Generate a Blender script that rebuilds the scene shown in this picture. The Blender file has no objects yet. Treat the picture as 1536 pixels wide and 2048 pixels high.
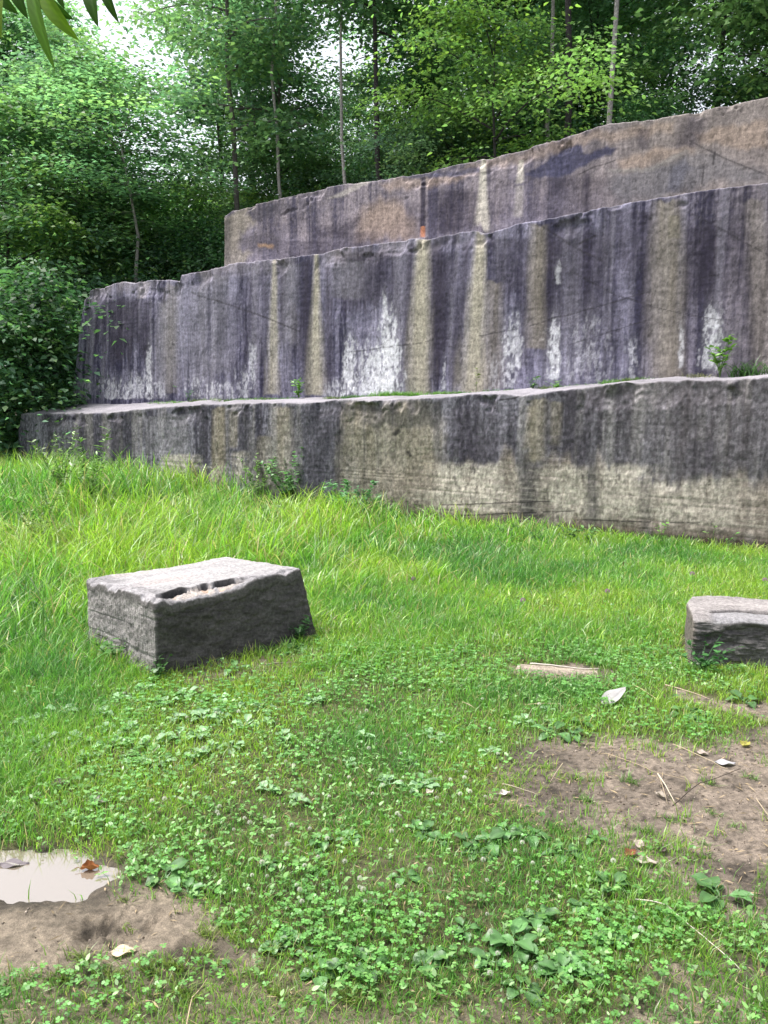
import bpy, math, random
import numpy as np
from math import radians, sin, cos, pi

# ------------------------------------------------------------------ camera, world, sun, exposure
F_PX, PITCH = 1704.0, math.atan(244 / 1704.0)      # photo is 1536 x 2048; horizon near v = 780
CAM = np.array([0.0, 0.0, 1.6])
SC = bpy.context.scene
COL = SC.collection
cd = bpy.data.cameras.new("camera"); cam = bpy.data.objects.new("camera", cd); COL.objects.link(cam)
cam.location = CAM; cam.rotation_euler = (pi / 2 - PITCH, 0, 0)
cd.sensor_fit = 'VERTICAL'; cd.sensor_height = 24.0; cd.lens = F_PX / 2048 * 24
cd.clip_start = 0.05; cd.clip_end = 1000
SC.camera = cam
SUN_EL, SUN_AZ = radians(64), radians(-78)          # azimuth measured from +Y towards +X
W = bpy.data.worlds.new("World"); SC.world = W; W.use_nodes = True
nt = W.node_tree; nt.nodes.clear()
sky = nt.nodes.new('ShaderNodeTexSky'); sky.sky_type = 'NISHITA'; sky.sun_disc = False
sky.sun_elevation = SUN_EL; sky.sun_rotation = SUN_AZ
sky.air_density = 1.0; sky.dust_density = 3.0; sky.ozone_density = 1.0
hs = nt.nodes.new('ShaderNodeHueSaturation'); hs.inputs['Saturation'].default_value = 0.30
bg = nt.nodes.new('ShaderNodeBackground'); bg.inputs['Strength'].default_value = 0.12
wo = nt.nodes.new('ShaderNodeOutputWorld')
nt.links.new(sky.outputs[0], hs.inputs['Color']); nt.links.new(hs.outputs[0], bg.inputs[0]); nt.links.new(bg.outputs[0], wo.inputs[0])
sd = bpy.data.lights.new("sun", 'SUN'); sd.energy = 2.4; sd.angle = radians(20); sd.color = (1.0, 0.96, 0.9)
sun = bpy.data.objects.new("sun", sd); COL.objects.link(sun)
sun.rotation_euler = (pi / 2 - SUN_EL, 0, -SUN_AZ + pi)   # checked below: lamp's -Z points away from the sun
SC.view_settings.view_transform = 'Standard'; SC.view_settings.look = 'None'
SC.view_settings.exposure = 1.5; SC.view_settings.gamma = 1.0

RNG = np.random.default_rng(7)
random.seed(7)

# ------------------------------------------------------------------ helpers
FW = np.array([0, cos(PITCH), -sin(PITCH)]); UP = np.array([0, sin(PITCH), cos(PITCH)])
def proj(P):
    d = np.asarray(P, float) - CAM
    w = d @ FW; w = np.where(w < 0.05, 0.05, w)
    return 768 + F_PX * d[..., 0] / w, 1024 - F_PX * (d @ UP) / w
def ray(u, v):
    return np.array([(u - 768) / F_PX, 0, 0]) + FW - UP * (v - 1024) / F_PX
def on_z(u, v, z=0.0):
    r = ray(u, v); return CAM + r * ((z - CAM[2]) / r[2])
def on_plane(u, v, p0, n):
    r = ray(u, v); return CAM + r * (np.dot(p0 - CAM, n) / np.dot(r, n))

def _hash(ix, iy, seed):
    h = (ix.astype(np.int64) * 374761393 + iy.astype(np.int64) * 668265263 + seed * 974634777) & 0xffffffff
    h = ((h ^ (h >> 13)) * 1274126177) & 0xffffffff
    h = h ^ (h >> 16)
    return (h & 0xffffff) / float(0xffffff)
def vn(x, y, seed=0):
    x = np.asarray(x, float); y = np.asarray(y, float)
    x, y = np.broadcast_arrays(x, y)
    xi, yi = np.floor(x), np.floor(y); fx, fy = x - xi, y - yi
    fx = fx * fx * (3 - 2 * fx); fy = fy * fy * (3 - 2 * fy)
    a, b = _hash(xi, yi, seed), _hash(xi + 1, yi, seed); c, d = _hash(xi, yi + 1, seed), _hash(xi + 1, yi + 1, seed)
    return (a + (b - a) * fx) * (1 - fy) + (c + (d - c) * fx) * fy
def fbm(x, y, seed=0, o=4):
    t, a, s = 0, 0.5, 0
    for i in range(o):
        t = t + a * vn(np.asarray(x) * 2 ** i + 17.3 * i, np.asarray(y) * 2 ** i - 9.1 * i, seed + i * 31); s += a; a *= .55
    return t / s
def ss(a, b, x):
    t = np.clip((x - a) / (b - a), 0, 1); return t * t * (3 - 2 * t)
def poly_sd(px, py, poly):
    """signed distance, negative inside"""
    poly = np.asarray(poly, float); n = len(poly)
    d = np.full(np.shape(px), 1e9); inside = np.zeros(np.shape(px), bool)
    for i in range(n):
        ax, ay = poly[i]; bx, by = poly[(i + 1) % n]
        ex, ey = bx - ax, by - ay
        t = np.clip(((px - ax) * ex + (py - ay) * ey) / (ex * ex + ey * ey + 1e-12), 0, 1)
        d = np.minimum(d, np.hypot(px - ax - t * ex, py - ay - t * ey))
        c = ((ay > py) != (by > py)) & (px < (bx - ax) * (py - ay) / ((by - ay) if by != ay else 1e-12) + ax)
        inside ^= c
    return np.where(inside, -d, d)

def make_mesh(name, V, faces, col=None, smooth=True):
    """faces: list of (n,k) index arrays"""
    me = bpy.data.meshes.new(name)
    V = np.ascontiguousarray(V, dtype=np.float32)
    faces = [np.asarray(f, dtype=np.int32) for f in faces if len(f)]
    me.vertices.add(len(V)); me.vertices.foreach_set('co', V.ravel())
    nl = sum(f.size for f in faces); nf = sum(len(f) for f in faces)
    me.loops.add(nl); me.polygons.add(nf)
    me.loops.foreach_set('vertex_index', np.concatenate([f.ravel() for f in faces]))
    tot = np.concatenate([np.full(len(f), f.shape[1], np.int32) for f in faces])
    st = np.zeros(nf, np.int32); st[1:] = np.cumsum(tot)[:-1]
    me.polygons.foreach_set('loop_start', st)
    me.polygons.foreach_set('use_smooth', np.full(nf, smooth, bool))
    me.update(calc_edges=True)
    if col is not None:
        col = np.asarray(col, np.float32)
        if col.ndim == 1: col = np.tile(col, (len(V), 1))
        c4 = np.ones((len(V), 4), np.float32); c4[:, :3] = col
        a = me.attributes.new('Col', 'FLOAT_COLOR', 'POINT'); a.data.foreach_set('color', c4.ravel())
    me.validate()
    return me
class MB:
    def __init__(s): s.V, s.F, s.C, s.n = [], [], [], 0
    def add(s, V, faces, col):
        V = np.asarray(V, float); col = np.asarray(col, float)
        if col.ndim == 1: col = np.tile(col, (len(V), 1))
        s.V.append(V); s.C.append(col); s.F += [np.asarray(f) + s.n for f in faces]; s.n += len(V)
    def mesh(s, name, smooth=True):
        by = {}
        for f in s.F:
            if len(f): by.setdefault(f.shape[1], []).append(f)
        return make_mesh(name, np.concatenate(s.V), [np.concatenate(x) for x in by.values()], np.concatenate(s.C), smooth)
def obj(name, me, mat, parent=None, loc=None):
    o = bpy.data.objects.new(name, me); COL.objects.link(o)
    if mat and not me.materials: me.materials.append(mat)
    if parent: o.parent = parent
    if loc is not None: o.location = loc
    return o
def tag(o, label=None, cat=None, group=None, kind=None):
    if label: o['label'] = label
    if cat: o['category'] = cat
    if group: o['group'] = group
    if kind: o['kind'] = kind
    return o
def empty(name, loc, rz=0.0, sc=1.0):
    o = bpy.data.objects.new(name, None); COL.objects.link(o); o.empty_display_size = .1
    o.location = loc; o.rotation_euler = (0, 0, rz); o.scale = (sc, sc, sc); return o
def tube(path, rad, k=7, col=(.1, .08, .06)):
    P = np.asarray(path, float); m = len(P); rad = np.broadcast_to(rad, (m,))
    T = np.gradient(P, axis=0); T /= np.linalg.norm(T, axis=1)[:, None] + 1e-9
    ref = np.array([.31, .95, .05]) if abs(T[0, 2]) > .6 else np.array([0, 0, 1.])
    A = np.cross(T, ref); A /= np.linalg.norm(A, axis=1)[:, None] + 1e-9; B = np.cross(T, A)
    a = np.linspace(0, 2 * pi, k, endpoint=False)
    V = P[:, None] + rad[:, None, None] * (np.cos(a)[None, :, None] * A[:, None] + np.sin(a)[None, :, None] * B[:, None])
    i = np.arange(m - 1)[:, None] * k; j = np.arange(k)[None]; j2 = (j + 1) % k
    f = np.stack([i + j, i + j2, i + k + j2, i + k + j], -1).reshape(-1, 4)
    cap = np.arange(k)[None] + (m - 1) * k
    return V.reshape(-1, 3), [f, cap], np.asarray(col)
def unit(a): return a / (np.linalg.norm(a, axis=-1, keepdims=True) + 1e-9)

# ------------------------------------------------------------------ materials
def mat_new(name):
    m = bpy.data.materials.new(name); m.use_nodes = True; n = m.node_tree; n.nodes.clear()
    return m, n, n.nodes.new('ShaderNodeOutputMaterial')
def N(n, t, **kw):
    x = n.nodes.new(t)
    for k, v in kw.items():
        if k in x.inputs: x.inputs[k].default_value = v
        else: setattr(x, k, v)
    return x
def rock_material(name, grain=70, streak=True, bump=.012, rough=.88, lo=.72, hi=1.28):
    m, n, out = mat_new(name); L = n.links.new
    at = N(n, 'ShaderNodeAttribute', attribute_name='Col'); tc = N(n, 'ShaderNodeTexCoord')
    n1 = N(n, 'ShaderNodeTexNoise', Scale=grain, Detail=5.0, Roughness=.65); L(tc.outputs['Object'], n1.inputs['Vector'])
    mp = N(n, 'ShaderNodeMapping'); mp.inputs['Scale'].default_value = (1, 1, .12) if streak else (1, 1, 1.0)
    L(tc.outputs['Object'], mp.inputs['Vector'])
    n2 = N(n, 'ShaderNodeTexNoise', Scale=38.0, Detail=4.0, Roughness=.6); L(mp.outputs[0], n2.inputs['Vector'])
    n3 = N(n, 'ShaderNodeTexNoise', Scale=260.0, Detail=3.0, Roughness=.7); L(tc.outputs['Object'], n3.inputs['Vector'])
    def rng(src, a, b, lo=.3, hi=.7):
        r = N(n, 'ShaderNodeMapRange'); r.inputs[1].default_value = lo; r.inputs[2].default_value = hi
        r.inputs[3].default_value = a; r.inputs[4].default_value = b; L(src, r.inputs[0]); return r.outputs[0]
    a = N(n, 'ShaderNodeMath', operation='MULTIPLY'); L(rng(n1.outputs[0], lo - .12, hi + .14), a.inputs[0]); L(rng(n2.outputs[0], .82, 1.18), a.inputs[1])
    b = N(n, 'ShaderNodeMath', operation='MULTIPLY'); L(a.outputs[0], b.inputs[0]); L(rng(n3.outputs[0], .66, 1.34), b.inputs[1])
    mul = N(n, 'ShaderNodeVectorMath', operation='SCALE'); L(at.outputs['Color'], mul.inputs[0]); L(b.outputs[0], mul.inputs['Scale'])
    hsum = N(n, 'ShaderNodeMath', operation='ADD'); L(n1.outputs[0], hsum.inputs[0]); L(n3.outputs[0], hsum.inputs[1])
    bp = N(n, 'ShaderNodeBump', Strength=.9, Distance=bump); L(hsum.outputs[0], bp.inputs['Height'])
    p = N(n, 'ShaderNodeBsdfPrincipled', Roughness=rough); p.inputs['Specular IOR Level'].default_value = .3
    L(mul.outputs[0], p.inputs['Base Color']); L(bp.outputs[0], p.inputs['Normal']); L(p.outputs[0], out.inputs[0])
    return m
def leaf_material(name, transl=.35, rough=.5, var=(.75, 1.25), spec=.35):
    m, n, out = mat_new(name); L = n.links.new
    at = N(n, 'ShaderNodeAttribute', attribute_name='Col'); oi = N(n, 'ShaderNodeObjectInfo')
    r = N(n, 'ShaderNodeMapRange'); r.inputs[3].default_value, r.inputs[4].default_value = var; L(oi.outputs['Random'], r.inputs[0])
    mul = N(n, 'ShaderNodeVectorMath', operation='SCALE'); L(at.outputs['Color'], mul.inputs[0]); L(r.outputs[0], mul.inputs['Scale'])
    p = N(n, 'ShaderNodeBsdfPrincipled', Roughness=rough); p.inputs['Specular IOR Level'].default_value = spec
    L(mul.outputs[0], p.inputs['Base Color'])
    t = N(n, 'ShaderNodeBsdfTranslucent')
    tm = N(n, 'ShaderNodeVectorMath', operation='MULTIPLY'); tm.inputs[1].default_value = (1.05, 1.3, .75); L(mul.outputs[0], tm.inputs[0]); L(tm.outputs[0], t.inputs[0])
    mx = N(n, 'ShaderNodeMixShader'); mx.inputs[0].default_value = transl
    L(p.outputs[0], mx.inputs[1]); L(t.outputs[0], mx.inputs[2]); L(mx.outputs[0], out.inputs[0])
    return m
M_ROCK = rock_material('weathered_sandstone', bump=.003, lo=.9, hi=1.1); M_BLOCK = rock_material('block_sandstone', grain=55, streak=False, bump=.01)
M_SOIL = rock_material('soil', grain=45, streak=False, bump=.014, rough=.8)
M_BARK = rock_material('bark', grain=30, bump=.02)
M_LEAF = leaf_material('tree_leaf', .52); M_GRASS = leaf_material('grass_blade', .45, .36, (1, 1), .5)
M_HERB = leaf_material('herb_leaf', .25, .42, (.85, 1.2), .45)
M_HANG = leaf_material('hanging_leaf', .5, .6, (1, 1), .08)
M_DRY = leaf_material('dry_leaf', .12, .75, (1, 1), .2)
M_STRAW = leaf_material('straw', .1, .7, (1, 1), .25)
m, n_, out = mat_new('puddle_water')
p = N(n_, 'ShaderNodeBsdfPrincipled', Roughness=.03); p.inputs['Base Color'].default_value = (.2, .165, .13, 1); p.inputs['IOR'].default_value = 1.33
g = N(n_, 'ShaderNodeBsdfGlossy', Roughness=.02); g.inputs[0].default_value = (.78, .76, .75, 1)
mx = N(n_, 'ShaderNodeMixShader'); mx.inputs[0].default_value = .33
n_.links.new(p.outputs[0], mx.inputs[1]); n_.links.new(g.outputs[0], mx.inputs[2]); n_.links.new(mx.outputs[0], out.inputs[0])
M_WATER = m

# ------------------------------------------------------------------ the quarry wall's frame: s along the face (to the right), t into the rock
PA, PB = on_z(1450, 1100), on_z(750, 1038)
DV = unit(PA - PB); NV = np.array([-DV[1], DV[0], 0.0])
if NV[1] < 0: NV = -NV
O0 = PA.copy(); O0[2] = 0
def st(x, y):
    dx, dy = x - O0[0], y - O0[1]
    return dx * DV[0] + dy * DV[1], dx * NV[0] + dy * NV[1]
def st2w(s, t, z):
    s, t, z = np.broadcast_arrays(np.asarray(s, float), np.asarray(t, float), np.asarray(z, float))
    return np.stack([O0[0] + DV[0] * s + NV[0] * t, O0[1] + DV[1] * s + NV[1] * t, z], -1)
OFF = [0.0, 0.95, 1.95]
def px_sz(u, v, off):
    P = on_plane(u, v, O0 + NV * off, NV); return float((P - O0) @ DV), float(P[2])
TOP = [
 [(30,829),(60,826),(130,826),(200,826),(260,819),(330,813),(400,809),(500,806),(600,806),(650,803),(690,800),(760,800),(800,798),(850,795),(920,790),(1000,788),(1030,791),(1060,787),(1100,782),(1150,777),(1200,772),(1240,766),(1300,763),(1380,761),(1440,759),(1536,753)],
 [(165,598),(175,580),(200,573),(240,562),(262,564),(290,558),(340,560),(354,563),(357,549),(400,540),(445,531),(450,527),(500,520),(545,515),(550,517),(620,506),(632,508),(660,498),(720,489),(790,480),(830,474),(845,476),(880,468),(915,460),(945,458),(955,464),(975,462),(1020,448),(1060,440),(1100,433),(1130,427),(1200,414),(1260,403),(1312,394),(1330,393),(1380,382),(1445,371),(1500,367),(1536,362)],
 [(443,434),(460,422),(500,410),(560,395),(620,381),(690,365),(740,362),(780,355),(850,343),(880,333),(960,315),(968,318),(1000,307),(1080,288),(1130,272),(1200,250),(1250,242),(1300,237),(1370,224),(1420,214),(1470,205),(1536,190)]]
PROF = []
for k in range(3):
    sz = np.array([px_sz(u, v, OFF[k]) for u, v in TOP[k]]); PROF.append(sz)
def top_z(k, s):
    sz = PROF[k]; z = np.interp(s, sz[:, 0], sz[:, 1])
    return z + np.where(s > sz[-1, 0], (s - sz[-1, 0]) * .07, 0)
BACK1 = np.array([px_sz(u, v, OFF[1]) for u, v in [(40,808),(135,803),(300,797),(400,796),(520,797),(640,794),(800,786),(1000,777),(1100,771),(1200,762),(1300,754),(1440,748),(1536,742)]])

def mixc(col, c, m):
    return col + (np.asarray(c) - col) * np.clip(m, 0, 1)[..., None]
class Stain:
    def __init__(s, u, v, S, Z):
        s.u, s.v, s.S, s.Z = u, v, S, Z
        s.wob = (fbm(S * 1.5, Z * .8, 5, 3) - .5) * 12
        s.rag = fbm(S * 9, Z * 1.3, 9, 4) - .5           # ragged, drawn out downwards
        s.spk = fbm(S * 28, Z * 9, 21, 4)                # fine speckle
        s.fin = fbm(S * 42, Z * 24, 27, 3)
        s.big = fbm(S * 2.2, Z * 2.0, 33, 4) - .5
    def streak(s, x0, y0, x1, y1, w0, w1, soft=.5, rag=.9, fade0=.04, fade1=.12):
        t = (s.v - y0) / (y1 - y0); tc = np.clip(t, 0, 1)
        c = x0 + (x1 - x0) * tc; w = w0 + (w1 - w0) * tc
        r = np.abs(s.u - c + s.wob * .25) / w + s.rag * rag
        return ss(1 + soft, 1 - soft, r) * ss(-.001, fade0, t + s.rag * .1) * ss(1.001, 1 - fade1, t + s.rag * fade1 * 2)
    def white(s, x0, y0, x1, y1, w0, w1, cut=.5):
        m = s.streak(x0, y0, x1, y1, w0 * 1.25, w1 * 1.25, .95, 1.5, .55, .06)
        nz = (s.spk - .5) * 1.5 + (s.fin - .5) * 1.1 + .5 - (cut - .45) * 1.3
        return m * ss(.95 - m * .95, 1.35 - m * .95, nz) * (.55 + .45 * ss(.3, .6, s.fin))
    def poly(s, pts, soft=8, rag=14):
        return ss(soft, -soft, poly_sd(s.u + s.big * rag, s.v + s.big * rag * .8 + s.rag * rag, pts))
    def line(s, pts, w=1.6, jit=5):
        d = np.full(s.u.shape, 1e9); uu = s.u + s.big * jit; vv = s.v + s.big * jit
        for (ax, ay), (bx, by) in zip(pts[:-1], pts[1:]):
            ex, ey = bx - ax, by - ay
            t = np.clip(((uu - ax) * ex + (vv - ay) * ey) / (ex * ex + ey * ey), 0, 1)
            d = np.minimum(d, np.hypot(uu - ax - t * ex, vv - ay - t * ey))
        return ss(w * 1.6, w * .5, d) * ss(.30, .5, s.spk + s.big * .5 + .05)

DARK, INK, TAN, TAN2, WHITE, GRAY, LIGHT = (.028,.023,.040), (.03,.032,.058), (.345,.315,.25), (.235,.205,.16), (.66,.66,.70), (.165,.15,.175), (.30,.285,.32)
def base_gray(q, lo, hi, sc=1.0):
    a = fbm(q.S * 5.5 * sc, q.Z * .28, 41, 4); b = fbm(q.S * 17 * sc, q.Z * .8, 43, 3); c = fbm(q.S * 1.1, q.Z * .7, 47, 3)
    d = fbm(q.S * 45 * sc, q.Z * 2.2, 49, 3)
    x = np.clip((a - .5) * 1.9 + (b - .5) * 1.3 + (c - .5) * 1.0 + (d - .5) * .8 + (q.fin - .5) * .7 + .45, 0, 1)
    return np.asarray(lo) + (np.asarray(hi) - np.asarray(lo)) * x[..., None]
def grit(col, q):
    g1 = fbm(q.S * 75, q.Z * 60, 55, 2); g2 = fbm(q.S * 33, q.Z * 30, 57, 3)
    k_ = (.80 + .36 * ss(.2, .8, g1)) * (.86 + .24 * ss(.3, .7, g2))
    pit = ss(.70, .78, fbm(q.S * 24, q.Z * 20, 59, 3))
    return col * (k_ * (1 - .4 * pit))[:, None]
def color_t2(u, v, S, Z, h, q):
    col = base_gray(q, (.030,.028,.058), (.225,.212,.295))
    r = np.clip((u - 1250) / 300, 0, 1); col = mixc(col, col * np.array([1.12, 1.03, .82]), r)
    # broad dark areas
    for a in [(255,590,252,735,62,58,.8),(205,600,200,700,14,14,.4),(740,495,735,640,70,62,.75),(890,490,893,770,22,20,.6),(1010,470,1012,600,30,26,.6),
              (1165,440,1150,760,62,95,.72),(1110,480,1110,560,30,24,.6),(1420,440,1410,640,45,45,.75),(1255,410,1262,560,34,24,.5),(1480,400,1500,740,32,40,.4),
              (585,600,586,700,6,6,.9),(590,620,588,740,16,16,.4),(505,540,505,760,16,22,.55),(470,590,468,770,14,14,.4),(870,480,880,780,16,14,.5)]:
        col = mixc(col, DARK, q.streak(*a[:6], soft=.8, rag=1.1, fade0=.1, fade1=.3) * a[6])
    wv = ss(.5, .75, fbm(q.S * 7.5, q.Z * .3, 61, 4)); col = mixc(col, (.25,.235,.285), wv * .4)
    # pale tops
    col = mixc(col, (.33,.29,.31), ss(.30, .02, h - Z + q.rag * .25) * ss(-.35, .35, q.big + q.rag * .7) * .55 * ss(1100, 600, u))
    col = mixc(col, (.36,.32,.34), q.streak(288,562,282,600,12,7) * .6)
    for a in [(355,566,352,790,14,12,.35),(395,560,392,780,18,20,.3),(440,545,436,760,20,22,.3),(330,600,325,790,14,18,.45),(575,520,574,700,18,16,.35),(690,520,690,600,36,30,.3)]:
        col = mixc(col, LIGHT, q.streak(*a[:6], soft=.9, rag=1.0) * a[6])
    # dark borders, then tan run-off streaks
    for a in [(612,515,612,792,8,10,.85),(655,530,657,792,7,9,.75),(526,530,530,792,5,7,.4),(562,520,562,700,6,7,.7),(823,482,807,792,8,12,.85),(868,480,866,790,9,11,.7),
              (935,478,912,790,9,12,.9),(1002,490,1000,780,6,10,.3),(1052,470,1050,760,10,12,.7),(1296,420,1288,700,10,10,.8),(1368,420,1376,740,6,7,.35),(1100,470,1096,700,10,14,.6)]:
        col = mixc(col, DARK, q.streak(*a[:6], soft=1.0, rag=.8) * a[6] * .85)
    for a in [(549,517,545,792,4,12,.72),(632,505,631,793,4,18,.93),(846,472,836,793,11,23,.95),(960,462,944,790,8,28,.93),(985,560,985,780,14,22,.45),(1076,446,1070,700,15,17,.62),(1334,396,1330,762,22,36,.66),
              (342,570,340,790,12,13,.3),(1510,400,1530,745,18,24,.35)]:
        c = TAN if a[6] > .7 else TAN2
        c = np.asarray(c) * (.62 + .5 * q.fin + .28 * fbm(S * 14, Z * .9, 53, 3))[:, None]
        mk = q.streak(*a[:6], soft=.75, rag=.8, fade0=.02, fade1=.02) * a[6]; col = col + (c - col) * mk[:, None]
    col = mixc(col, (.15,.135,.10), q.streak(1348,430,1348,480,10,12) * .6)
    # white bloom
    for a in [(772,560,770,790,12,26,.40,.95),(756,650,748,792,30,38,.42,.95),(785,600,783,792,12,14,.36,.9),(702,630,700,792,9,14,.42,.9),(722,735,720,795,26,32,.50,.6),(770,560,768,640,3,6,.3,.6),(675,745,670,795,16,26,.54,.5),
              (300,645,298,790,3,6,.45,.6),(275,725,272,800,22,30,.54,.5),(222,735,220,800,20,26,.55,.5),(165,740,165,800,20,22,.6,.35),(320,745,318,800,12,16,.52,.5),(440,745,440,800,36,40,.62,.4),(490,710,488,800,12,18,.54,.45),(505,645,503,790,5,9,.46,.55),(395,735,392,795,20,26,.62,.4),
              (1030,585,1028,740,17,15,.52,.55),(1022,640,1018,780,9,13,.52,.5),(1112,590,1108,765,6,12,.42,.9),(1116,500,1115,570,4,5,.5,.5),(1266,640,1262,765,8,11,.54,.5),(1426,560,1420,745,13,18,.48,.7),(890,680,888,785,3,6,.5,.5),(1365,600,1360,740,4,5,.55,.5),(1180,560,1170,770,55,80,.72,.25),(985,680,985,785,10,14,.6,.3)]:
        wash = q.streak(*a[:6], soft=1.0, rag=1.3, fade0=.5, fade1=.05) * .30 * a[7]
        col = mixc(col, (.42,.41,.46), wash)
        col = mixc(col, WHITE, q.white(*a[:6], cut=a[6]) * a[7] * .9)
    # cracks, chips, tooling
    for p, w in [([(357,570),(395,590),(440,603),(520,632),(600,664)],1.5),([(1080,450),(1150,495),(1205,522)],2.2),([(1150,490),(1190,470)],2.),([(1315,396),(1400,435),(1536,510)],1.7),([(1100,520),(1230,590),(1320,618),(1440,640)],1.2),
                 ([(960,672),(1060,650),(1200,612),(1300,585)],1.4),([(700,705),(800,690),(900,672)],1.2),([(1400,555),(1450,547)],1.3),([(1140,690),(1300,640)],1.2)]:
        col = mixc(col, (.015,.013,.016), q.line(p, w, 9) * .6)
    return grit(col, q)
def color_t3(u, v, S, Z, h, q):
    col = base_gray(q, (.062,.056,.088), (.26,.225,.25), .9)
    col = mixc(col, (.20,.18,.235), ss(.05, -.2, q.big + (h - Z - .55) * -.5) * .55)
    r = ss(1050, 1350, u); col = mixc(col, np.array([.215,.185,.165]) * (.6 + 1.0 * fbm(S * 3, Z * 1.2, 71))[..., None], r * .75)
    OR, BL = (.34,.25,.185), (.048,.048,.092)
    col = mixc(col, OR, q.poly([(725,425),(760,400),(800,410),(830,440),(835,475),(780,482),(715,480)], 14, 30) * .6)
    col = mixc(col, OR, q.poly([(760,370),(860,350),(960,335),(960,345),(860,372),(780,388)], 8, 20) * .45)
    col = mixc(col, OR, q.poly([(900,340),(1060,300),(1200,262),(1350,245),(1345,265),(1200,285),(1060,320),(960,345)], 8, 20) * .4)
    col = mixc(col, OR, q.poly([(1235,320),(1310,300),(1390,295),(1390,310),(1320,330),(1240,345)], 8, 18) * .5)
    col = mixc(col, OR, q.poly([(1390,265),(1536,240),(1536,300),(1480,300),(1400,285)], 8, 22) * .45)
    col = mixc(col, (.33,.29,.21), q.poly([(443,434),(475,420),(550,402),(520,412),(495,430),(510,445),(480,462),(475,490),(500,505),(480,530),(445,530)], 7, 26) * .5)
    col = mixc(col, (.06,.055,.06), q.streak(452,436,452,528,9,8, soft=1.0, rag=1.2) * .6)
    col = mixc(col, (.055,.05,.065), q.poly([(490,428),(520,412),(570,405),(600,420),(560,432),(510,445)], 6, 14) * .6)
    col = mixc(col, (.08,.07,.08), q.poly([(475,480),(510,462),(560,470),(555,500),(500,500)], 6, 14) * .55)
    col = mixc(col, (.47,.30,.17), q.poly([(515,486),(545,490),(542,496),(515,491)], 4, 10) * .8)
    col = mixc(col, (.045,.04,.05), q.poly([(455,423),(500,408),(560,393),(620,379),(620,384),(560,399),(500,414)], 3, 5) * .9)
    col = mixc(col, DARK, q.poly([(620,450),(680,455),(720,435),(715,455),(690,470),(640,470)], 5, 14) * .6)
    for a in [(700,460,698,520,55,55,.5),(600,480,600,525,60,60,.45),(910,375,905,470,34,34,.7),(825,400,824,480,12,10,.4),(1150,350,1140,440,100,110,.4),(1175,340,1172,440,6,6,.7),(955,380,950,460,14,14,.4),(1390,230,1372,300,26,22,.65),(1287,255,1287,300,12,10,.5),(1370,330,1350,390,38,26,.5)]:
        col = mixc(col, DARK, q.streak(*a[:6], soft=.8, rag=1.0, fade0=.1) * a[6])
    col = mixc(col, BL, q.poly([(1048,350),(1080,330),(1110,312),(1130,298),(1165,292),(1172,308),(1186,312),(1202,300),(1214,292),(1234,294),(1224,306),(1196,322),(1150,345),(1118,354),(1080,356)], 4, 12) * .92)
    col = mixc(col, BL, q.poly([(800,354),(860,345),(960,333),(965,345),(900,352),(820,358)], 4, 10) * .85)
    col = mixc(col, BL, q.poly([(1330,378),(1345,335),(1370,322),(1385,335),(1365,365),(1345,385)], 8, 16) * .7)
    col = mixc(col, (.12,.12,.135), q.poly([(1225,345),(1290,330),(1350,308),(1400,302),(1470,325),(1536,350),(1536,368),(1445,370),(1330,390),(1240,400),(1215,380)], 14, 26) * .6)
    col = mixc(col, (.22,.21,.2), q.poly([(1215,338),(1300,335),(1350,308),(1380,302),(1350,318),(1300,342),(1225,345)], 4, 8) * .6)
    for a in [(968,313,962,462,4,13,.95),(1043,318,1040,370,4,8,.7),(1040,370,1035,440,8,10,.35),(735,362,660,400,10,12,.4)]:
        col = mixc(col, (.52,.48,.42), q.streak(*a[:6], soft=.6, rag=.5) * a[6])
    col = mixc(col, DARK, q.streak(847,352,845,476,5,6, soft=.5, rag=.4) * .95)
    col = mixc(col, (.5,.2,.1), q.streak(846,452,845,476,4,5) * .75)
    for p, w in [([(1380,282),(1450,318),(1536,352)],1.5),([(1432,306),(1428,330)],2.),([(1408,330),(1406,370)],1.4),([(1075,290),(1080,302)],1.6),([(1160,350),(1230,320)],1.2)]:
        col = mixc(col, (.015,.013,.016), q.line(p, w, 9) * .65)
    return grit(col, q)
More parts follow.
